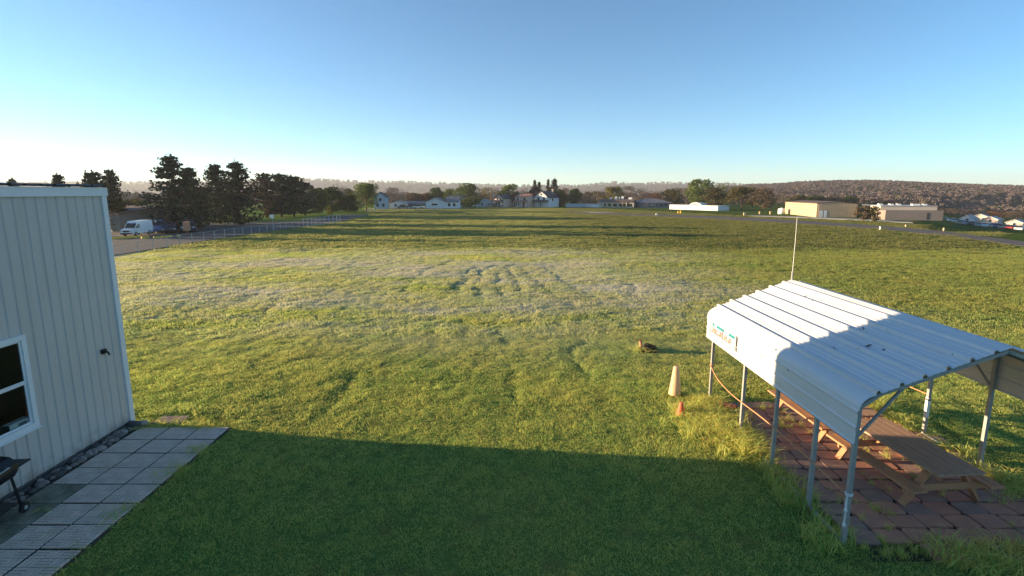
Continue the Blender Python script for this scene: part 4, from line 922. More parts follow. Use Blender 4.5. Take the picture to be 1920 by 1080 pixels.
# far fence posts, utility poles, runway markers
for i in range(14):
    pass
ff = thing('far_fence', 'row of pale wooden fence posts at the far left field edge', 'fence', G(690, 398.5)); o0 = Vector(ff.location)
pm = MB().box(-.1, .1, -.1, .1, -.1, 1.25).mesh('post'); pm.materials.append(M['white']); prev = None; rb = MB()
for i in range(16):
    u = 690 + i * 7.0; v = 398.5 - i * 0.36; p = Vector(G(u, v)); link('post', pm, WM['wall_cream'], ff, p - o0)
    if prev is not None: rb.beam(prev - o0 + Vector((0, 0, .9)), p - o0 + Vector((0, 0, .9)), .05, .08)
    prev = p
link('rail', rb.mesh('rail'), WM['wall_cream'], ff)
def upole(label, u, v, h, m):
    t = thing('utility_pole', label, 'pole', G(u, v)); link('pole', MB().tube([(0, 0, -.2), (0, 0, h)], [0.16, 0.11], 8).mesh('pole'), m, t)
    link('crossarm', MB().box(-.9, .9, -.06, .06, h - .7, h - .55).mesh('crossarm'), m, t)
upole('thin grey utility pole right of the big round tree', 926, 388.4, 5.2, WM['wall_grey']); upole('thin pole at the left side of the peach-coloured house', 975, 388.6, 5.4, WM['wall_grey'])
t = thing('light_mast', 'white mast rising behind the pale blue trailer', 'mast', G(1069, 388, 4)); link('pole', MB().tube([(0, 0, -.2), (0, 0, 5.8)], [0.22, 0.14], 8).mesh('pole'), WM['wall_white'], t); link('lamp', MB().cbox(-.3, .3, -.2, .2, 5.8, 6.3, .05).mesh('lamp'), M['white'], t)
t = thing('lamp_post', 'thin pale post standing in front of the beige building roof', 'post', (-60.2, 71.5, 0)); link('pole', MB().tube([(0, 0, 0), (0, 0, 5.6)], 0.07, 6).mesh('pole'), M['white'], t); link('head', MB().cbox(-.12, .12, -.25, .1, 5.6, 5.75, .02).mesh('head'), M['galv'], t)
def marker(label, u, v, h, w, m, name='runway_marker'):
    t = thing(name, label, 'marker', G(u, v), R(20), 'markers along the runway'); link('panel', MB().cbox(-w/2, w/2, -.08, .08, .12, h, .02).mesh('panel'), m, t); link('stem', MB().tube([(0, 0, -.05), (0, 0, .14)], .05, 6).mesh('stem'), M['galv'], t)
marker('yellow sign panel left of the white storage building front', 1272, 401, 0.75, 0.5, M['yellow']); marker('yellow sign panel just right of its twin in front of the white storage building', 1277, 401.3, 0.95, 0.6, M['yellow'])
marker('small white marker on the runway edge left of the yellow panels', 1231, 404, 0.5, 0.45, M['white']); marker('white marker beside the runway right of the white storage building', 1396, 404.6, 0.8, 0.7, M['cone_cream'])
marker('cream marker in the row left of the tan hangar', 1424, 402, 0.8, 0.3, M['cone_cream']); marker('orange marker just left of the tan hangar', 1444, 402.5, 0.85, 0.4, M['cone_cream'])
marker('white edge marker on the runway below the flat building', 1650, 431.5, 0.55, 0.22, M['white']); marker('small cream marker on the grass beyond the runway', 1698, 426, 0.4, 0.18, M['cone_cream']); marker('pale marker on the grass left of the cluster of cars', 1769, 433.5, 0.5, 0.16, M['cone_cream'])

# ------------------------------------------------------------------ trees
LM = {'pine': leaf_mat('pine_needles', (0.062, 0.07, 0.048), (0.02, 0.026, 0.022), 0.1), 'pine_brown': leaf_mat('brown_pine', (0.12, 0.085, 0.05), (0.035, 0.035, 0.028), 0.1), 'green': leaf_mat('green_leaves', (0.14, 0.175, 0.045), (0.05, 0.08, 0.025), 0.3),
      'dark': leaf_mat('dark_leaves', (0.08, 0.105, 0.035), (0.032, 0.047, 0.02), 0.2), 'yellow': leaf_mat('yellow_green_leaves', (0.19, 0.17, 0.05), (0.08, 0.085, 0.03), 0.3), 'brown': leaf_mat('budding_brown', (0.17, 0.125, 0.08), (0.09, 0.07, 0.05), 0.2),
      'rust': leaf_mat('rust_leaves', (0.24, 0.11, 0.05), (0.10, 0.055, 0.035), 0.25), 'mauve': leaf_mat('bare_mauve', (0.17, 0.135, 0.125), (0.10, 0.083, 0.08), 0.1), 'purple': leaf_mat('purple_leaves', (0.075, 0.04, 0.05), (0.03, 0.02, 0.028), 0.2),
      'twig': leaf_mat('twigs', (0.20, 0.15, 0.12), (0.10, 0.08, 0.07), 0.0), 'olive': leaf_mat('olive_leaves', (0.13, 0.115, 0.04), (0.05, 0.05, 0.022), 0.25)}
def quads_mesh(name, c, s, seed, up=0.0, aspect=1.0):
    """n small leaf-clump faces at centres c (n,3), size s (n,)"""
    r = np.random.default_rng(seed); n = len(c)
    a = r.normal(size=(n, 3)); a[:, 2] = a[:, 2] * (1 - up) + up * 2.0; a /= np.linalg.norm(a, axis=1)[:, None]
    b = r.normal(size=(n, 3)); b -= a * (a * b).sum(1)[:, None]; b /= np.linalg.norm(b, axis=1)[:, None]
    A = a * (s * aspect)[:, None]; B = b * s[:, None]
    v = np.stack([c - A * .5 - B * .35, c - A * .1 + B * .55, c + A * .6 + B * .1, c + A * .1 - B * .5], 1).reshape(-1, 3)
    m = bpy.data.meshes.new(name); m.vertices.add(4 * n); m.vertices.foreach_set('co', v.reshape(-1).astype('f'))
    m.loops.add(4 * n); m.loops.foreach_set('vertex_index', np.arange(4 * n)); m.polygons.add(n)
    m.polygons.foreach_set('loop_start', np.arange(n) * 4); m.polygons.foreach_set('loop_total', np.full(n, 4)); m.update(calc_edges=True)
    return m
def decid(seed, n=3600, lobes=26, low=0.12, rnd=1.0, size=0.034):
    r = np.random.default_rng(seed); cs = []; ss = []
    for i in range(lobes):
        th = r.uniform(0, 6.283); z = r.uniform(0, 1) ** 0.9
        env = math.sin(math.pi * (0.12 + 0.80 * z)) ** 0.6
        rad = env * 0.40 * r.uniform(0.35, 0.95) * rnd
        p = np.array([rad * math.cos(th), rad * math.sin(th), low + 0.08 + z * (0.84 - low)])
        lr = r.uniform(0.10, 0.18) * (0.7 + 0.5 * env)
        m = n // lobes
        d = r.normal(size=(m, 3)); d /= np.linalg.norm(d, axis=1)[:, None]
        q = p + d * (lr * r.uniform(0.45, 1.12, m) ** 0.6)[:, None] * np.array([1.15, 1.15, 0.85])
        cs.append(q); ss.append(r.uniform(0.7, 1.4, m) * size)
    c = np.concatenate(cs); s = np.concatenate(ss); c[:, 2] = np.clip(c[:, 2], 0.05, 1.0)
    return quads_mesh('crown', c, s, seed + 1)
def pine(seed, n_wh=15, low=0.10, wid=0.34, size=0.030, tip=0.9, wob=0.25):
    r = np.random.default_rng(seed); cs = []; ss = []
    for i in range(n_wh):
        z = low + (1 - low) * (i / n_wh) ** 0.95
        L = wid * ((1 - (z - low) / (1 - low)) ** tip * 0.92 + 0.05) * (0.75 + 0.5 * min(1, (z - low) / 0.15 + 0.5))
        for k in range(int(r.integers(6, 9))):
            th = r.uniform(0, 6.283); l = L * r.uniform(1 - wob, 1 + wob * 0.7); rise = r.uniform(0.05, 0.30)
            nb = 5
            for q in range(nb):
                f = (q + 0.7) / nb; m = 6
                p = np.array([math.cos(th) * l * f, math.sin(th) * l * f, z + l * f * rise * f])
                cs.append(p + r.normal(size=(m, 3)) * np.array([.02, .02, .013])); ss.append(r.uniform(.6, 1.5, m) * size)
    cs.append(np.array([0, 0, 0.985]) + r.normal(size=(25, 3)) * np.array([.012, .012, .02])); ss.append(np.full(25, size * .7))
    return quads_mesh('crown', np.concatenate(cs), np.concatenate(ss), seed + 1, up=0.35, aspect=1.3)
def bare(seed, n=2600):
    r = np.random.default_rng(seed); b = MB(); tips = []
    def grow(p, d, l, rad, lev):
        e = p + d * l; b.tube([p, p + d * l * .5 + Vector(r.normal(size=3)) * l * .05, e], [rad, rad * .8, rad * .6], 4, False)
        if lev == 0: return
        for k in range(int(r.integers(3, 5))):
            nd = (d + Vector(r.normal(size=3)) * 0.42 + Vector((0, 0, .18))).normalized(); grow(p + d * l * r.uniform(.45, 1), nd, l * r.uniform(.55, .8), rad * .55, lev - 1)
    for k in range(3): grow(Vector((r.normal() * .02, r.normal() * .02, 0)), Vector((r.normal() * .16, r.normal() * .16, 1)).normalized(), 0.30, 0.010, 4)
    zmax = max(v[2] for v in b.v); b.v = [(x / zmax, y / zmax, z / zmax) for x, y, z in b.v]
    return b.mesh('crown')
def trunk_mesh(h, r0, limbs, seed):
    rr = random.Random(seed); b = MB(); b.tube([(0, 0, -0.02), (0.004, 0, h * .3), (-.004, .004, h * .65), (0, 0, h)], [r0, r0 * .8, r0 * .55, r0 * .15], 8)
    for k in range(limbs):
        z = h * rr.uniform(.3, .8); th = rr.uniform(0, 6.28); l = rr.uniform(.12, .24)
        b.tube([(0, 0, z), (math.cos(th) * l * .5, math.sin(th) * l * .5, z + l * .35), (math.cos(th) * l, math.sin(th) * l, z + l * .8)], [r0 * .4, r0 * .28, r0 * .08], 5)
    return b.mesh('trunk', True)
TREES = {'pine': [(pine(100 + i, 19, .04, .34, .024, .72, .32), trunk_mesh(.95, .016, 8, i)) for i in range(4)],
         'roundpine': [(pine(120 + i, 15, .09, .36, .032, .45, .32), trunk_mesh(.9, .02, 8, i)) for i in range(3)],
         'spruce': [(pine(140 + i, 16, .06, .22, .024, 1.0, .2), trunk_mesh(.97, .013, 6, i)) for i in range(2)],
         'decid': [(decid(160 + i), trunk_mesh(.7, .02, 9, i)) for i in range(4)],
         'dense': [(decid(180 + i, 5200, 30, .03, 1.08, .036), trunk_mesh(.6, .022, 9, i)) for i in range(3)],
         'airy': [(decid(200 + i, 1500, 22, .10, 1.0, .026), trunk_mesh(.85, .014, 16, i)) for i in range(3)],
         'bare': [(bare(220 + i), trunk_mesh(.4, .016, 5, i)) for i in range(3)],
         'bush': [(decid(240 + i, 1600, 16, -.05, 1.25, .06), trunk_mesh(.5, .02, 6, i)) for i in range(2)]}
tcount = {}
def tree(label, kind, u, vtop, Y, wpx, lm, name=None, group=None, cat='tree'):
    """stands at distance Y; outline as tall and as wide as it shows"""
    top = atY(u, vtop, Y); zg = float(terrain(top.x, Y)); h = top.z + 0.1 - zg; dpx = Y / math.cos(0) / FPX
    wm = wpx * Y / FPX * 1.0
    var = TREES[kind]; i = tcount.get(kind, 0); tcount[kind] = i + 1
    cr, tr = var[i % len(var)]
    unit = {'pine': .50, 'roundpine': .60, 'spruce': .36, 'decid': .86, 'dense': .92, 'airy': .82, 'bare': .7, 'bush': 1.15}[kind]
    sxy = wm / unit
    t = thing(name or {'pine': 'pine_tree', 'roundpine': 'pine_tree', 'spruce': 'spruce_tree', 'bush': 'bush', 'bare': 'bare_tree'}.get(kind, 'broadleaf_tree'), label, cat, (top.x, Y, zg - 0.05), random.uniform(0, 6.28), group, (sxy, sxy, h))
    link('crown', cr, LM[lm], t); link('trunk', tr, M['bark'], t)
    return t
T = [
 ('tallest dark pine, first of the big pines right of the van', 'pine', 318, 292, 74, 76, 'pine'), ('dark pine leaning against the tallest pine', 'pine', 352, 314, 78, 54, 'pine'),
 ('third big pine, left of the twin-topped pair', 'pine', 403, 308, 90, 58, 'pine'), ('broad big pine at the right of the twin-topped pair', 'pine', 440, 304, 88, 64, 'pine'),
 ('lower dark pine filling the gap between the big pine pairs', 'roundpine', 377, 350, 103, 55, 'pine'), ('pine tip poking above the left part of the metal building roof', 'pine', 107, 327, 63, 40, 'pine'), ('smallest pine tip above the metal building roof at far left', 'pine', 22, 335, 78, 30, 'pine'),
 ('pine showing above the roof left of the building corner', 'roundpine', 172, 322, 72, 45, 'pine'), ('pine directly behind the metal building corner', 'pine', 203, 318, 75, 46, 'pine'), ('olive young conifer low behind the metal building corner', 'spruce', 221, 372, 73, 30, 'olive'),
 ('rounded dark pine with brown lit side, left end of the pine row', 'roundpine', 494, 325, 112, 52, 'pine_brown'), ('rounded dark pine, second in the pine row', 'roundpine', 522, 326, 116, 54, 'pine'), ('rounded dark pine, third in the pine row', 'roundpine', 546, 330, 118, 56, 'pine'), ('lower dark pine at the right end of the pine row', 'roundpine', 568, 342, 124, 50, 'pine'),
 ('dark round tree just right of the pine row', 'dense', 594, 353, 134, 40, 'dark'), ('rusty brown tree top behind the dark green trees', 'airy', 634, 344, 160, 34, 'mauve'), ('green tree with dark base right of the pine row', 'dense', 622, 351, 142, 46, 'dark'), ('yellowish tree between green trees right of the pine row', 'decid', 650, 354, 162, 36, 'yellow'),
 ('low dark green tree in front of the yellowish tree', 'dense', 655, 366, 146, 42, 'dark'), ('large green tree left of the blue house', 'decid', 685, 344, 152, 50, 'green'), ('small bright green shrub at the foot of the dark trees', 'bush', 618, 386, 128, 14, 'yellow'),
 ('bare mauve tree right of the blue house', 'airy', 737, 352, 190, 48, 'mauve'), ('second bare mauve tree behind the blue house', 'airy', 722, 358, 200, 36, 'mauve'), ('tan rounded tree left of the white house', 'decid', 776, 362, 198, 40, 'brown'), ('rust-orange tree behind the white house', 'decid', 795, 363, 204, 34, 'rust'), ('dark red tree touching the rust-orange tree', 'airy', 803, 361, 212, 24, 'purple'),
 ('dark green tree behind the white house roof', 'dense', 818, 352, 208, 32, 'dark'), ('smaller green tree between white house and big round tree', 'decid', 843, 354, 214, 32, 'green'),
 ('big round green tree standing alone right of the white house', 'dense', 876, 344, 196, 46, 'green'), ('yellow-tan tree right of the big round tree', 'airy', 913, 352, 206, 40, 'yellow'), ('bare grey-brown tree behind the yellow-tan tree', 'airy', 933, 350, 230, 42, 'mauve'),
 ('round green tree behind the pink house', 'dense', 957, 345, 208, 38, 'green'), ('dark red tree in front of the round green tree', 'dense', 966, 362, 201, 22, 'purple'), ('bare brown tree above the peach-coloured house', 'airy', 984, 352, 226, 34, 'mauve'), ('dark purple tree between peach and white houses', 'dense', 1003, 350, 206, 26, 'purple'), ('left narrow spruce behind the purple tree', 'spruce', 1003, 337, 220, 14, 'pine'), ('second spruce beside the purple tree', 'spruce', 1011, 341, 216, 16, 'pine'),
 ('spruce directly behind the white gabled house', 'spruce', 1028, 336, 218, 14, 'pine'), ('taller spruce right of the white gabled house', 'spruce', 1040, 335, 214, 24, 'pine'), ('dark evergreen right of the white gabled house', 'dense', 1049, 354, 204, 26, 'dark'), ('dark evergreen behind the pale blue trailer', 'dense', 1079, 354, 202, 28, 'dark'), ('brown bare tree between the mast and the spruces', 'airy', 1060, 353, 226, 28, 'brown'),
 ('olive tree right of the dark evergreen at the trailers', 'airy', 1106, 357, 215, 32, 'olive'), ('brown tree behind the white trailer', 'airy', 1128, 355, 228, 36, 'brown'), ('yellow-green tree behind the arcade building', 'decid', 1150, 350, 222, 38, 'yellow'), ('bare mauve tree behind the arcade roof units', 'airy', 1176, 349, 232, 42, 'mauve'), ('second bare mauve tree behind the arcade building', 'airy', 1200, 351, 236, 40, 'mauve'),
 ('reddish bare tree behind the slate building', 'airy', 1228, 357, 228, 42, 'rust'), ('brown-green tree at the right end of the slate building', 'decid', 1262, 353, 220, 44, 'olive'), ('mauve tree left of the large green tree', 'airy', 1285, 352, 235, 40, 'mauve'), ('large green tree behind the white storage building', 'decid', 1313, 336, 190, 56, 'green'), ('thin-topped green tree right of the large green tree', 'airy', 1357, 339, 196, 30, 'green'),
 ('brown-green rounded tree behind the right end of the white storage', 'decid', 1342, 352, 172, 44, 'olive'), ('olive round tree right of the white storage building', 'decid', 1393, 351, 165, 54, 'olive'), ('tan round tree left of the tan hangar', 'decid', 1434, 352, 160, 42, 'brown'), ('brown tree behind the tan round tree', 'airy', 1414, 350, 190, 40, 'brown'), ('brown bare tree left behind the tan hangar', 'airy', 1463, 356, 215, 40, 'mauve'),
 ('dark tree behind the tan hangar roof, left', 'dense', 1497, 366, 222, 34, 'olive'), ('dark tree behind the tan hangar roof, middle', 'dense', 1530, 367, 224, 38, 'dark'), ('brown tree behind the tan hangar roof, right', 'decid', 1566, 368, 226, 38, 'brown'), ('dark tree behind the right end of the tan hangar', 'dense', 1594, 368, 228, 28, 'dark'), ('brown bush against the right wall of the tan hangar', 'bush', 1622, 386, 99, 36, 'brown'), ('second bush left of the flat building', 'bush', 1640, 387, 98, 24, 'olive'), ('dark round tree behind the flat building', 'dense', 1669, 376, 225, 18, 'purple'),
 ('tan bare tree behind the left of the flat building', 'airy', 1650, 374, 228, 36, 'brown'), ('tan bare tree behind the right of the flat building', 'airy', 1720, 380, 224, 44, 'brown'), ('brown tree behind the left of the car cluster', 'airy', 1780, 391, 215, 46, 'brown'), ('brown tree behind the cabins', 'airy', 1826, 391, 215, 46, 'mauve'), ('rust tree behind the right of the car cluster', 'airy', 1872, 394, 210, 44, 'rust'), ('brown tree at the right edge behind the cream cabin', 'airy', 1908, 396, 200, 44, 'brown'),
 ('bare tan sapling clump left behind the beige building', 'bare', 234, 356, 105, 34, 'twig'), ('bare tan sapling clump in the middle behind the beige building', 'bare', 252, 353, 108, 36, 'twig'), ('bare tan sapling clump right behind the beige building', 'bare', 272, 354, 106, 36, 'twig'), ('olive bush behind the beige building roof', 'bush', 250, 374, 99, 64, 'olive'),
]
for t_ in T: tree(*t_, group='trees and shrubs round the field')

# ------------------------------------------------------------------ hills
def ridge(name, prof, Y, depth, label=None, seed=0, rough=1.0):
    """terrain strip whose skyline passes the given (u, v) points at distance Y"""
    us = [p[0] for p in prof]; vs = [p[1] for p in prof]; r = np.random.default_rng(seed)
    n = 260; u = np.linspace(us[0], us[-1], n); v = np.interp(u, us, vs)
    X = np.array([atY(a, b, Y).x for a, b in zip(u, v)]); Z = np.array([atY(a, b, Y).z for a, b in zip(u, v)])
    k = 14; vs_ = []; fs = []
    for j in range(k + 6):
        f = j / (k - 1)
        prof_ = math.sin(min(f, 1.0) * math.pi / 2) if f <= 1 else max(0.0, 1 - (f - 1) * 2.2)
        for i in range(n):
            w = Y + depth * (f - 1)
            wob = 1 + 0.06 * math.sin(i * .11 + j * .7 + seed) * (1 - abs(f - 1) if f < 1 else 0) * rough
            vs_.append((X[i] * (w / Y) ** .6, w, Z[i] * prof_ * wob - (9 if j == 0 else 0)))
    for j in range(k + 5):
        for i in range(n - 1): a = j * n + i; fs.append((a, a + 1, a + n + 1, a + n))
    m = bpy.data.meshes.new(name); m.from_pydata(vs_, [], fs); m.update(); m.polygons.foreach_set('use_smooth', [True] * len(fs))
    o = tag(link(name, m, M['hill']), kind='structure'); return o, np.array(vs_).reshape(k + 6, n, 3)
far_hill, FHV = ridge('far_hills', [(-700,352),(100,345),(470,343),(570,338.5),(640,341.5),(700,343.5),(760,344),(800,345),(860,348),(960,350),(1080,350.5),(1120,346.5),(1150,344.5),(1200,347.5),(1230,345),(1290,347),(1400,349),(1700,352),(2700,354)], 2300, 700, seed=1)
near_hill, NHV = ridge('wooded_hill', [(1270,360),(1340,355),(1400,350.5),(1450,349.5),(1480,346),(1530,344),(1580,343),(1640,345),(1700,348.5),(1780,351.5),(1860,353),(1930,355),(2100,358),(2400,362)], 720, 430, seed=2)

# ------------------------------------------------------------------ scattered growth: one point cloud per kind of ground cover, placed with instances
def scatter(name, label, pts, scl, rot, kind, protos, mats_done=True, cat='grass'):
    col = bpy.data.collections.new(name + '_kinds')
    for i, me in enumerate(protos):
        o = bpy.data.objects.new('%s_%02d' % (name, i), me); col.objects.link(o)
    m = bpy.data.meshes.new(name); n = len(pts)
    m.vertices.add(n); m.vertices.foreach_set('co', np.asarray(pts, 'f').reshape(-1))
    a = m.attributes.new('scl', 'FLOAT_VECTOR', 'POINT'); a.data.foreach_set('vector', np.asarray(scl, 'f').reshape(-1))
    a = m.attributes.new('rot', 'FLOAT_VECTOR', 'POINT'); a.data.foreach_set('vector', np.asarray(rot, 'f').reshape(-1))
    a = m.attributes.new('knd', 'INT', 'POINT'); a.data.foreach_set('value', np.asarray(kind, 'i'))
    ob = bpy.data.objects.new(name, m); C.objects.link(ob)
    ng = bpy.data.node_groups.new(name, 'GeometryNodeTree')
    ng.interface.new_socket('Geometry', in_out='INPUT', socket_type='NodeSocketGeometry'); ng.interface.new_socket('Geometry', in_out='OUTPUT', socket_type='NodeSocketGeometry')
    N = ng.nodes; L = ng.links
    gi = N.new('NodeGroupInput'); go = N.new('NodeGroupOutput'); iop = N.new('GeometryNodeInstanceOnPoints'); ci = N.new('GeometryNodeCollectionInfo')
    ci.inputs['Collection'].default_value = col; ci.inputs['Separate Children'].default_value = True; ci.inputs['Reset Children'].default_value = True
    iop.inputs['Pick Instance'].default_value = True
    def attr(nm, ty):
        x = N.new('GeometryNodeInputNamedAttribute'); x.data_type = ty; x.inputs['Name'].default_value = nm; return x.outputs['Attribute']
    mp = N.new('GeometryNodeMeshToPoints'); L.new(gi.outputs[0], mp.inputs[0]); L.new(mp.outputs[0], iop.inputs['Points'])
    L.new(ci.outputs[0], iop.inputs['Instance']); L.new(attr('knd', 'INT'), iop.inputs['Instance Index'])
    e2r = N.new('FunctionNodeEulerToRotation'); L.new(attr('rot', 'FLOAT_VECTOR'), e2r.inputs[0]); L.new(e2r.outputs[0], iop.inputs['Rotation'])
    L.new(attr('scl', 'FLOAT_VECTOR'), iop.inputs['Scale']); L.new(iop.outputs[0], go.inputs[0])
    md = ob.modifiers.new('scatter', 'NODES'); md.node_group = ng
    return tag(ob, label, cat, kind='stuff')
def blade_patch(name, seed, n, rad, h0, h1, w, m, lean=0.5, clump=0.0):
    r = np.random.default_rng(seed)
    rr = rad * np.sqrt(r.uniform(0, 1, n)); th = r.uniform(0, 6.283, n); c = np.stack([rr * np.cos(th), rr * np.sin(th), np.full(n, -0.012)], -1)
    if clump:
        k = max(3, n // 40); cc = np.stack([rad * .9 * np.sqrt(r.uniform(0, 1, k)), r.uniform(0, 6.283, k)], -1); ci = r.integers(0, k, n)
        cx = cc[ci, 0] * np.cos(cc[ci, 1]); cy = cc[ci, 0] * np.sin(cc[ci, 1]); mk = r.uniform(size=n) < clump
        c[mk, 0] = cx[mk] + r.normal(size=mk.sum()) * rad * .12; c[mk, 1] = cy[mk] + r.normal(size=mk.sum()) * rad * .12
    h = h0 * .5 + (h1 * 1.35 - h0 * .5) * r.uniform(0, 1, n) ** 1.7; a = r.uniform(0, 6.283, n); d = np.stack([np.cos(a), np.sin(a), np.zeros(n)], -1)
    a2 = r.uniform(0, 6.283, n); ln = np.stack([np.cos(a2), np.sin(a2), np.zeros(n)], -1) * (h * r.uniform(0.1, lean * 1.6, n))[:, None]
    up = np.array([0, 0, 1.0]); ww = (w * r.uniform(.7, 1.3, n))[:, None]
    v = np.stack([c - d * ww / 2, c + d * ww / 2, c + ln * .35 + up * (h * .6)[:, None] + d * ww * .4, c + ln * .35 + up * (h * .6)[:, None] - d * ww * .4, c + ln + up * (h * .95)[:, None]], 1).reshape(-1, 3)
    m_ = bpy.data.meshes.new(name); m_.vertices.add(5 * n); m_.vertices.foreach_set('co', v.reshape(-1).astype('f'))
    q = np.arange(n) * 5; loops = np.stack([q, q + 1, q + 2, q + 3, q + 3, q + 2, q + 4], -1).reshape(-1)
    m_.loops.add(7 * n); m_.loops.foreach_set('vertex_index', loops); m_.polygons.add(2 * n)
    st = np.stack([np.arange(n) * 7, np.arange(n) * 7 + 4], -1).reshape(-1); tt = np.tile([4, 3], n)
    m_.polygons.foreach_set('loop_start', st); m_.polygons.foreach_set('loop_total', tt); m_.update(calc_edges=True); m_.materials.append(m); return m_
slab_xy = np.array(SLABS)
def mow(x, y): return np.sin((y + .25 * hnoise(x, y, 0, 6.0)) * 6.283 / .78) * np.clip(.4 + .6 * hnoise(x, y, 1, 5.0), 0, 1)
def in_lawn(x, y, margin=0.0):
    ok = ~((x < -6.80 - margin) & (y < 11.12 + margin) & (x > -9.6)) & ~((x < -9.25) & (y < 11.4)) & ~((x > -8.95) & (x < -8.10) & (y > 11.28) & (y < 11.95))
    ok &= ~((x > 5.75) & (x < 9.95) & (y > 6.9) & (y < 12.4))
    return ok
def field_points(y0, y1, dens, wide=1.08):
    d = 1 / math.sqrt(dens); xm = wide * y1 + 3
    x, y = np.meshgrid(np.arange(-xm, xm, d), np.arange(y0, y1, d)); x = x.reshape(-1); y = y.reshape(-1)
    x = x + rng.uniform(-.65, .65, len(x)) * d; y = y + rng.uniform(-.65, .65, len(y)) * d
    ok = np.abs(x) < wide * y + 3; x, y = x[ok], y[ok]
    return x, y
P_, S_, R_, K_ = [], [], [], []
def put(x, y, z, s, sz, k):
    n = len(x); P_.append(np.stack([x, y, z], -1)); S_.append(np.stack([s, s, sz], -1)); R_.append(np.stack([rng.normal(size=n) * .05, rng.normal(size=n) * .05, rng.uniform(0, 6.28, n)], -1)); K_.append(k)
protos = [blade_patch('grass', 300 + i, 150, .19, .02, .042, .0085, M['grass'], 1.2) for i in range(4)] + [blade_patch('grass', 310 + i, 160, .34, .028, .058, .020, M['grass'], .9, .3) for i in range(4)] \
       + [blade_patch('grass', 320 + i, 320, 1.8, .05, .10, .07, M['field_grass'], .7, .3) for i in range(3)] + [blade_patch('grass', 330 + i, 55, .20, .12, .34, .017, M['grass'], .9) for i in range(3)]
x, y = field_points(5.4, 20, 36); ok = in_lawn(x, y, .05); x, y = x[ok], y[ok]
rd = rut_dist(x, y); ok = ~((rd < .13) & (rng.uniform(size=len(x)) < .45)); x, y = x[ok], y[ok]
cl = hnoise(x, y, 3, 1.1) + 1.1 * mow(x, y)
put(x, y, height(x, y), rng.uniform(.8, 1.25, len(x)), np.clip(1.0 + .25 * cl, .45, 1.9) * rng.uniform(.45, 1.6, len(x)), rng.integers(0, 4, len(x)))
x, y = field_points(19, 50, 10); ok = in_lawn(x, y) & (x > -34.8) & (rut_dist(x, y) > .2); x, y = x[ok], y[ok]; cl = hnoise(x, y, 3, 1.6) + 1.3 * mow(x, y)
put(x, y, height(x, y), rng.uniform(.8, 1.3, len(x)), np.clip(1.0 + .25 * cl, .4, 1.9) * rng.uniform(.4, 1.7, len(x)), rng.integers(4, 8, len(x)))
x, y = field_points(48, 190, .42, .95)
def clear_of(px, grow=0.0):
    poly = np.array([(at(u, v).x, at(u, v).y) for u, v in px]); inside = np.zeros(len(x), bool); j = len(poly) - 1
    for i in range(len(poly)):
        xi, yi, xj, yj = *poly[i], *poly[j]; c = ((yi > y) != (yj > y)) & (x < (xj - xi) * (y - yi) / (yj - yi + 1e-9) + xi); inside ^= c; j = i
    return ~inside
ok = (x > np.interp(y, [48, 66, 100, 128, 200], [-35.3, -35.3, -32.8, -35, -60])) & (y < np.interp(x, [-60, 0, 30, 60, 75, 110], [180, 186, 182, 118, 104, 80])) & clear_of(up + dn) & clear_of([(1400,402.5),(1480,404.5),(1600,409),(1708,414.5),(1715,419),(1600,413.5),(1480,408.5),(1400,406)])
x, y = x[ok], y[ok]; cl = hnoise(x, y, 3, 5.0)
put(x, y, height(x, y), rng.uniform(.8, 1.3, len(x)), np.clip(.9 + .3 * cl, .4, 1.6), rng.integers(8, 11, len(x)))
# longer grass round the carport posts, wall foot, slab joints
def tall(xs, ys, s0, s1):
    n = len(xs); put(xs, ys, np.full(n, -0.03), rng.uniform(.7, 1.2, n), rng.uniform(s0, s1, n), rng.integers(11, 14, n))
n = 520; xs = 5.22 + rng.normal(size=n) * .2; ys = rng.uniform(7.0, 12.9, n); w_ = np.where(ys > 9.8, 1.0, .22); ok = rng.uniform(size=n) < w_; ok &= xs < 5.75; tall(xs[ok], ys[ok], .45, 1.0)
n = 200; tall(4.75 + rng.normal(size=n) * .35, 11.3 + rng.normal(size=n) * .5, .45, .95)
n = 120; tall(9.75 + rng.normal(size=n) * .2, rng.uniform(7, 12.8, n), .4, .9)
n = 90; tall(rng.uniform(6.6, 9.6, n), 6.80 + rng.normal(size=n) * .16, .35, .8)
# weeds in slab joints
n = 2600; xs = rng.uniform(5.6, 9.95, n); ys = rng.uniform(6.85, 12.4, n)
dmin = np.min(np.maximum(np.abs(xs[:, None] - slab_xy[None, :, 0]) / .235, np.abs(ys[:, None] - slab_xy[None, :, 1]) / .172), 1)
nn = hnoise(xs, ys, 3, 1.0); ok = (dmin > 0.98) & (nn > -.1); xs, ys = xs[ok], ys[ok]; put(xs, ys, np.full(len(xs), -0.03), rng.uniform(.25, .5, len(xs)), rng.uniform(.25, .6, len(xs)), rng.integers(11, 14, len(xs)))
n = 16; tall(MOUND[0] - .1 + rng.normal(size=n) * .18, MOUND[1] + rng.normal(size=n) * .12, .5, .9)
n = 70; xs = np.concatenate([np.full(35, -6.88) + rng.normal(size=35) * .05, rng.uniform(-9.3, -6.8, 35)]); ys = np.concatenate([rng.uniform(4.6, 11, 35), np.full(35, 11.2) + rng.normal(size=35) * .05]); tall(xs, ys, .2, .45)
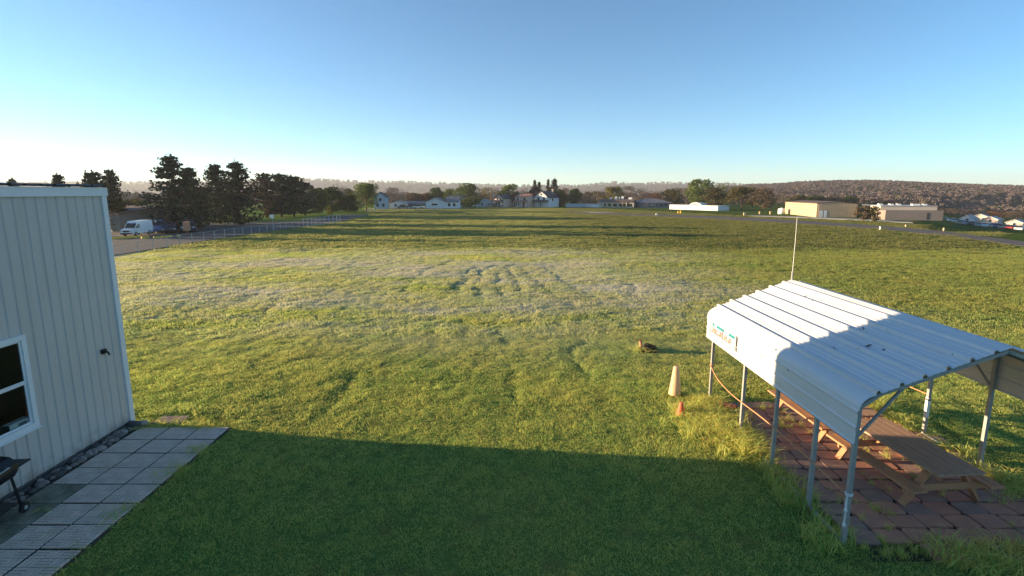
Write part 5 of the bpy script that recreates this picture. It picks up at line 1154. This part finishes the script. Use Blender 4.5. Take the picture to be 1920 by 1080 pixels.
# tufts in patio joints
for cx_, cy_ in ((-8.3, 9.4), (-7.55, 8.35), (-8.3, 7.95), (-8.5, 8.0), (-8.1, 7.85), (-7.6, 7.35), (-7.5, 8.45), (-8.6, 7.4), (-8.45, 7.75)):
    n = 5; xs = cx_ + rng.normal(size=n) * .10; ys = cy_ + rng.normal(size=n) * .035; put(xs, ys, np.full(n, -0.01), rng.uniform(.2, .4, n), rng.uniform(.08, .16, n), rng.integers(11, 14, n))
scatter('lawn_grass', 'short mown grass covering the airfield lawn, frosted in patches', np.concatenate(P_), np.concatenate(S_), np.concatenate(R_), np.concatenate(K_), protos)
# woodland on the hill slopes
wood = []
for nm_, c1, c2 in (('wood_a', (.150, .112, .102), (.112, .086, .08)), ('wood_b', (.155, .12, .095), (.115, .09, .075)), ('wood_c', (.135, .105, .10), (.10, .082, .08)), ('wood_d', (.12, .105, .065), (.09, .08, .055)), ('wood_e', (.07, .075, .05), (.05, .055, .04)), ('wood_f', (.17, .115, .085), (.12, .085, .07))): LM[nm_] = leaf_mat(nm_, (c1[0] * 1.1, c1[1] * 1.13, c1[2] * 1.28), (c2[0] * 1.15, c2[1] * 1.18, c2[2] * 1.3), .1)
for i, (lm, kd) in enumerate((('wood_a', 0), ('wood_b', 1), ('wood_c', 2), ('wood_d', 3), ('wood_e', 4), ('wood_f', 5))):
    me = decid(400 + kd, 150, 10, .0, 1.1, .15); me.materials.append(LM[lm]); wood.append(me)
def slope_points(V, n, jmax):
    j = rng.uniform(0.5, jmax, n); i = rng.uniform(0, V.shape[1] - 1.01, n); j0, i0 = j.astype(int), i.astype(int); fj, fi = (j - j0)[:, None], (i - i0)[:, None]
    return V[j0, i0] * (1-fj) * (1-fi) + V[j0 + 1, i0] * fj * (1-fi) + V[j0, i0 + 1] * (1-fj) * fi + V[j0 + 1, i0 + 1] * fj * fi
p = slope_points(NHV, 15000, 13.4); s = rng.uniform(2.2, 4.0, len(p)); k = rng.choice(6, len(p), p=[.46, .14, .28, .06, .05, .01])
p2 = slope_points(FHV, 5200, 13.4); s2 = rng.uniform(7, 13, len(p2)); k2 = rng.choice(6, len(p2), p=[.38, .22, .25, .07, .05, .03])
# a belt of distant trees along the foot of the hills
n = 1500; u_ = rng.uniform(-150, 1500, n); yb = rng.uniform(240, 420, n); pb = np.stack([(u_ - 960) / FPX * yb, yb, np.zeros(n)], -1); sb = rng.uniform(3.2, 6.0, n) * yb / 330; kb = rng.choice(6, n, p=[.34, .24, .14, .14, .09, .05])
nA = 420; ua = rng.uniform(1450, 2050, nA); ya = rng.uniform(226, 310, nA); pa = np.stack([(ua - 960) / FPX * ya, ya, terrain((ua - 960) / FPX * ya, ya)], -1); sa = rng.uniform(2.5, 4.4, nA); ka = rng.choice(6, nA, p=[.3, .3, .15, .12, .06, .07])
PP = np.concatenate([p, p2, pb, pa]); SS = np.concatenate([s, s2, sb, sa]); KK = np.concatenate([k, k2, kb, ka]); nW = len(PP)
scatter('far_woodland', 'hazy brown spring woodland covering the distant hills', PP, np.stack([SS * rng.uniform(.8, 1.2, nW), SS * rng.uniform(.8, 1.2, nW), SS], -1), np.stack([np.zeros(nW), np.zeros(nW), rng.uniform(0, 6.28, nW)], -1), KK, wood, cat='woodland')

# ------------------------------------------------------------------ morning haze
hz = MB().box(-5200, 5200, -700, 4200, -30, 140).build('haze', None)
hm = bpy.data.materials.new('morning_haze'); hm.use_nodes = True
for n_ in list(hm.node_tree.nodes):
    if n_.type != 'OUTPUT_MATERIAL': hm.node_tree.nodes.remove(n_)
pvn = hm.node_tree.nodes.new('ShaderNodeVolumePrincipled'); pvn.inputs['Color'].default_value = (0.86, 0.90, 0.98, 1); pvn.inputs['Density'].default_value = 0.0002; pvn.inputs['Anisotropy'].default_value = 0.2
hm.node_tree.links.new(pvn.outputs[0], hm.node_tree.nodes['Material Output'].inputs['Volume'])
hz.data.materials.append(hm); hz.display_type = 'WIRE'
tag(hz, 'thin pale morning haze over the whole field', 'haze', kind='stuff')
